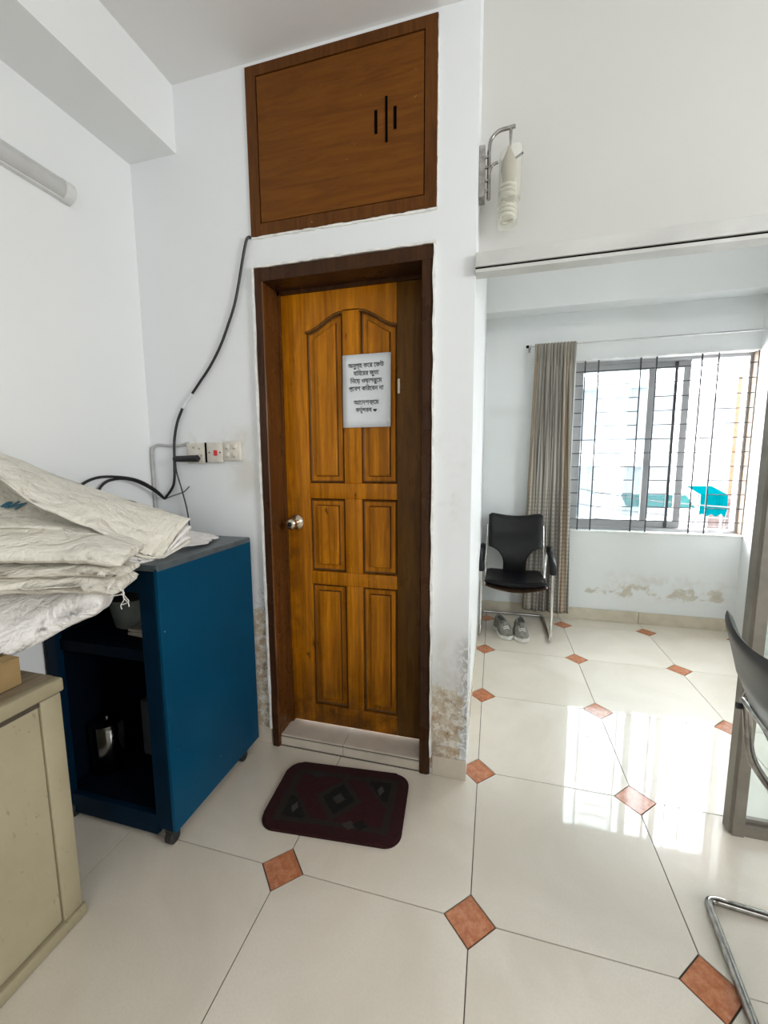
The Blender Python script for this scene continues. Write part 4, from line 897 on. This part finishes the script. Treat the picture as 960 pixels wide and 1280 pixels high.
# ------------------------------------------------------------------ door mat
bm = bmesh.new(); hw_, hh_, rr = 0.262, 0.168, 0.060; pts = []
for cx, cy, a0_ in ((hw_-rr, hh_-rr, 0), (-hw_+rr, hh_-rr, 90), (-hw_+rr, -hh_+rr, 180), (hw_-rr, -hh_+rr, 270)):
    for q in range(9): a = radians(a0_+90*q/8); pts.append((cx+rr*cos(a), cy+rr*sin(a)))
prism(bm, pts, 'z', 0.0, 0.011)
bmesh.ops.bevel(bm, geom=[e for e in bm.edges if abs(e.verts[0].co.z-0.011) < 1e-5 and abs(e.verts[1].co.z-0.011) < 1e-5], offset=0.005, segments=2, affect='EDGES')
dm = tag(obj('door_mat', bm, M['mat']), 'dark red rounded doormat with a diamond pattern in front of the door', 'doormat'); dm.location = (-0.556, 1.362, 0.0005); dm.rotation_euler = (0, 0, radians(5.0))

# ------------------------------------------------------------------ visitor chairs
def visitor_chair(label, loc, rz, rear_y=0.34, recline=0.075, arm_r=0.632, arm_f=0.552, top=0.905, bolt=False, W_=0.25, seat_z=0.43):
    t = thing('visitor_chair', label, 'chair', loc, rz); r_ = 0.011; z0 = r_; D = 0.53; CH = M['dark_chrome' if bolt else 'chrome']
    for sx in (-1, 1):
        x = sx*W_
        leg = round_path([(x, D-0.05, z0), (x, 0.0, z0), (x, 0.015, arm_f), (x, 0.06, arm_f+0.025), (x, rear_y-0.05, arm_r), (x, rear_y+0.03, arm_r-0.01), (x*0.93, rear_y+0.01, seat_z+0.06), (x*0.88, rear_y-0.06, seat_z-0.035), (x*0.88, 0.10, seat_z-0.045)], 0.045, 5)
        obj('leg', tube(bmesh.new(), leg, r_, 10), CH, t, True)
        pad = smooth_path([(x, 0.014, arm_f-0.045), (x, 0.022, arm_f+0.010), (x, 0.085, arm_f+0.044), (x, 0.22, (arm_f+arm_r)/2+0.030), (x, rear_y-0.06, arm_r+0.012), (x, rear_y, arm_r+0.010)], 5)
        bm = bmesh.new(); rings = []
        for q, p in enumerate(pad):
            d = (pad[min(q+1, len(pad)-1)]-pad[max(q-1, 0)]).normalized(); up = Vector((1, 0, 0)).cross(d).normalized()
            w, hgt = 0.024, 0.016
            rings.append([bm.verts.new(p+Vector((1, 0, 0))*w*cos(a)*(0.8 if q in (0, len(pad)-1) else 1)+up*hgt*sin(a)) for a in [2*pi*j/12 for j in range(12)]])
        for a, b in zip(rings, rings[1:]):
            for j in range(12): bm.faces.new((a[j], a[(j+1) % 12], b[(j+1) % 12], b[j]))
        bm.faces.new(rings[0]); bm.faces.new(rings[-1])
        obj('armrest', bm, M['leather'], t, True)
        # back post
        if bolt:
            obj('armrest_bolt', tube(bmesh.new(), [(x, rear_y+0.045, arm_r-0.065), (x, rear_y-0.14, arm_r-0.075)], 0.009, 10), M['rubber'], t, True); continue
        obj('back_post', tube(bmesh.new(), smooth_path([(x*0.90, rear_y+0.005, seat_z+0.0), (x*0.88, rear_y+0.035, seat_z+0.20), (x*0.86, rear_y+recline*0.8, top-0.10)], 4), 0.008, 8), CH, t, True)
    obj('rear_crossbar', tube(bmesh.new(), round_path([(-W_, D-0.06, z0), (-W_, D, z0), (W_, D, z0), (W_, D-0.06, z0)], 0.05, 6), r_, 10), CH, t, True)
    obj('seat_crossbar', tube(bmesh.new(), [(-W_*0.88, 0.30, seat_z-0.04), (W_*0.88, 0.30, seat_z-0.04)], 0.009, 8), M['dark_chrome'], t, True)
    # seat cushion
    def slab(outline, zf, th, name, mat, up=0.012):
        bm = bmesh.new(); n_ = 16; gt = []
        for j in range(n_+1):
            v = j/n_; row = []
            for i in range(n_+1):
                u_ = i/n_*2-1; x, y, z = outline(u_, v); e = min(1, (1-abs(u_))*7, v*9, (1-v)*9); e = sqrt(max(0, min(1, e)))
                row.append((bm.verts.new((x, y, z+th*0.5*e+up*(1-u_*u_)*0.4)), bm.verts.new((x, y, z-th*0.5*e))))
            gt.append(row)
        for j in range(n_):
            for i in range(n_):
                a, b, c_, d = gt[j][i], gt[j][i+1], gt[j+1][i+1], gt[j+1][i]
                bm.faces.new((a[0], b[0], c_[0], d[0])); bm.faces.new((a[1], d[1], c_[1], b[1]))
        bmesh.ops.remove_doubles(bm, verts=bm.verts, dist=0.0008)
        return obj(name, bm, mat, t, True)
    so_ = lambda u_, v: (u_*(0.232-0.02*v), 0.035+0.40*v-0.035*(1-u_*u_)*(1-v), seat_z-0.016-0.016*sin(pi*v)+0.008*abs(u_)-0.022*(1-v)*(1-u_*u_)*0.6)
    st_ = slab(so_, 0, 0.040, 'seat', M['leather'])
    sb_ = lambda u_, v: (u_*(0.222-0.02*v), 0.045+0.38*v-0.034*(1-u_*u_)*(1-v), seat_z-0.048-0.012*sin(pi*v)+0.008*abs(u_)-0.026*(1-v)*(1-u_*u_))
    slab(sb_, 0, 0.022, 'seat_board', M['board'], 0)
    # backrest
    def prof(z):   # half width by height fraction
        h_ = (z-seat_z)/(top-seat_z)
        if h_ < 0.14: return 0.088
        if h_ < 0.42: q = (h_-0.14)/0.28; return 0.088+(0.205-0.088)*(1-sqrt(max(0, 1-q*q)))*1.0 if q < 1 else 0.205
        return 0.205+0.006*(h_-0.42)
    bm = bmesh.new(); n_, mz = 18, 30; gf, gb = [], []
    for j in range(mz+1):
        h_ = j/mz; z = seat_z+0.0+(top-seat_z)*h_; hw2 = prof(z); ra, rb_ = [], []
        for i in range(n_+1):
            u_ = i/n_*2-1; x = u_*hw2
            zt_ = z-(0.026*(1-u_*u_)**1.5+0.9*max(0, abs(u_)-0.86)**2)*max(0, (h_-0.75)/0.25)
            y = rear_y+0.005+recline*h_**1.2-0.030*u_*u_*h_-0.022*sin(pi*min(1, h_*1.5))
            e = sqrt(max(0, min(1, (1-abs(u_))*10, (1-h_)*16+0.0)))
            ra.append(bm.verts.new((x, y-0.011*e, zt_))); rb_.append(bm.verts.new((x, y+0.011*e, zt_)))
        gf.append(ra); gb.append(rb_)
    for j in range(mz):
        for i in range(n_):
            bm.faces.new((gf[j][i], gf[j][i+1], gf[j+1][i+1], gf[j+1][i])); bm.faces.new((gb[j][i], gb[j+1][i], gb[j+1][i+1], gb[j][i+1]))
    for i in range(n_): bm.faces.new((gf[0][i], gb[0][i], gb[0][i+1], gf[0][i+1]))
    bmesh.ops.remove_doubles(bm, verts=bm.verts, dist=0.0008)
    obj('backrest', bm, M['leather'], t, True)
    obj('back_bar', tube(bmesh.new(), [(-W_*0.87, rear_y+0.045, seat_z+0.24), (0, rear_y+0.052, seat_z+0.24), (W_*0.87, rear_y+0.045, seat_z+0.24)], 0.008, 8), CH, t, True)
    return t
visitor_chair('black leatherette cantilever armchair beside the curtain in the back room', (0.172, 3.065, 0), 0)
visitor_chair('black cantilever armchair standing in front of the glazed partition post', (1.150, 0.998, 0), radians(84.3), rear_y=0.46, recline=0.13, arm_r=0.70, arm_f=0.62, top=0.93, bolt=True)

# ------------------------------------------------------------------ shoes
def shoe(x, y, rz, mirror, label):
    t = thing('shoe', label, 'shoe', (x, y, 0), rz, group='pair of grey trainers under the back room chair')
    def ring(v, z, k=1.0):   # v 0 toe .. 1 heel ; outline of the foot
        return None
    L = 0.255; n_ = 20; sg = -1 if mirror else 1
    def hw(v): return 0.026+0.026*sin(pi*min(1, (v+0.12)*1.15))**0.8 if v < 0.75 else 0.030+0.012*sin(pi*(v-0.5))
    def outline(k, z, ex=0.0):
        P = []
        for q in range(n_+1):
            v = q/n_; w = hw(v)*sqrt(max(0, 1-(2*max(0, 0.5-v/0.24*0.5))**2)) if v < 0.24 else hw(v)*(sqrt(max(0, 1-((v-0.84)/0.16)**2)) if v > 0.84 else 1)
            P.append((v, w*k+ex*(1 if w > 0.004 else 0)))
        left = [(-w+0.006*sg*sin(pi*v), v*L, z) for v, w in P]; right = [(w+0.006*sg*sin(pi*v), v*L, z) for v, w in P[::-1][1:-1]]
        return left+right
    def loft(levels, name, mat, zf=None, cap=True):
        bm = bmesh.new(); R = []
        for k, z, ex in levels:
            R.append([bm.verts.new((x_, y_, zf(y_/L, z) if zf else z)) for x_, y_, _ in outline(k, z, ex)])
        for a, b in zip(R, R[1:]):
            m_ = len(a)
            for j in range(m_): bm.faces.new((a[j], a[(j+1) % m_], b[(j+1) % m_], b[j]))
        bm.faces.new(R[0][::-1])
        if cap: bm.faces.new(R[-1])
        return obj(name, bm, mat, t, True)
    loft([(0.92, 0.0, 0), (1.04, 0.004, 0.002), (1.05, 0.022, 0.003), (1.0, 0.030, 0)], 'sole', M['sole'], lambda v, z: z+0.006*max(0, 0.15-v)/0.15)
    up = lambda v, z: 0.028+(z)*(0.38+0.62*min(1, max(0, (v-0.05)/0.45)))
    loft([(1.0, 0.0, 0), (1.0, 0.02, 0), (0.94, 0.045, 0), (0.80, 0.062, 0), (0.64, 0.072, 0)], 'upper', M['shoe'], up)
    bm = bmesh.new(); P = [(0.024*cos(a), 0.165+0.068*sin(a)) for a in [2*pi*q/20 for q in range(20)]]
    prism(bm, P, 'z', 0.085, 0.1035); obj('opening', bm, M['shoe_d'], t)
    bm = bmesh.new(); tube(bm, [(0.028*cos(a), 0.165+0.072*sin(a), 0.102+0.012*max(0, sin(a))) for a in [2*pi*q/20 for q in range(21)]], 0.006, 8, cap=False); obj('collar', bm, M['shoe'], t, True)
    tg = bx(-0.017, 0.017, 0.070, 0.115, 0.082, 0.118, bev=0.005); obj('tongue', tg, M['shoe'], t, True)
    for q in range(4):
        y = 0.055+q*0.014; z = 0.074+q*0.0075; obj('lace', tube(bmesh.new(), smooth_path([(-0.024, y, z-0.006), (0, y-0.003, z+0.007), (0.024, y, z-0.006)], 4), 0.003, 6), M['sole'], t, True)
    return t
shoe(0.135, 3.035, radians(20), False, 'grey trainer with white sole on the floor, the one nearer the side wall')
shoe(0.232, 3.015, radians(4), True, 'grey trainer with white sole on the floor, the one nearer the window')
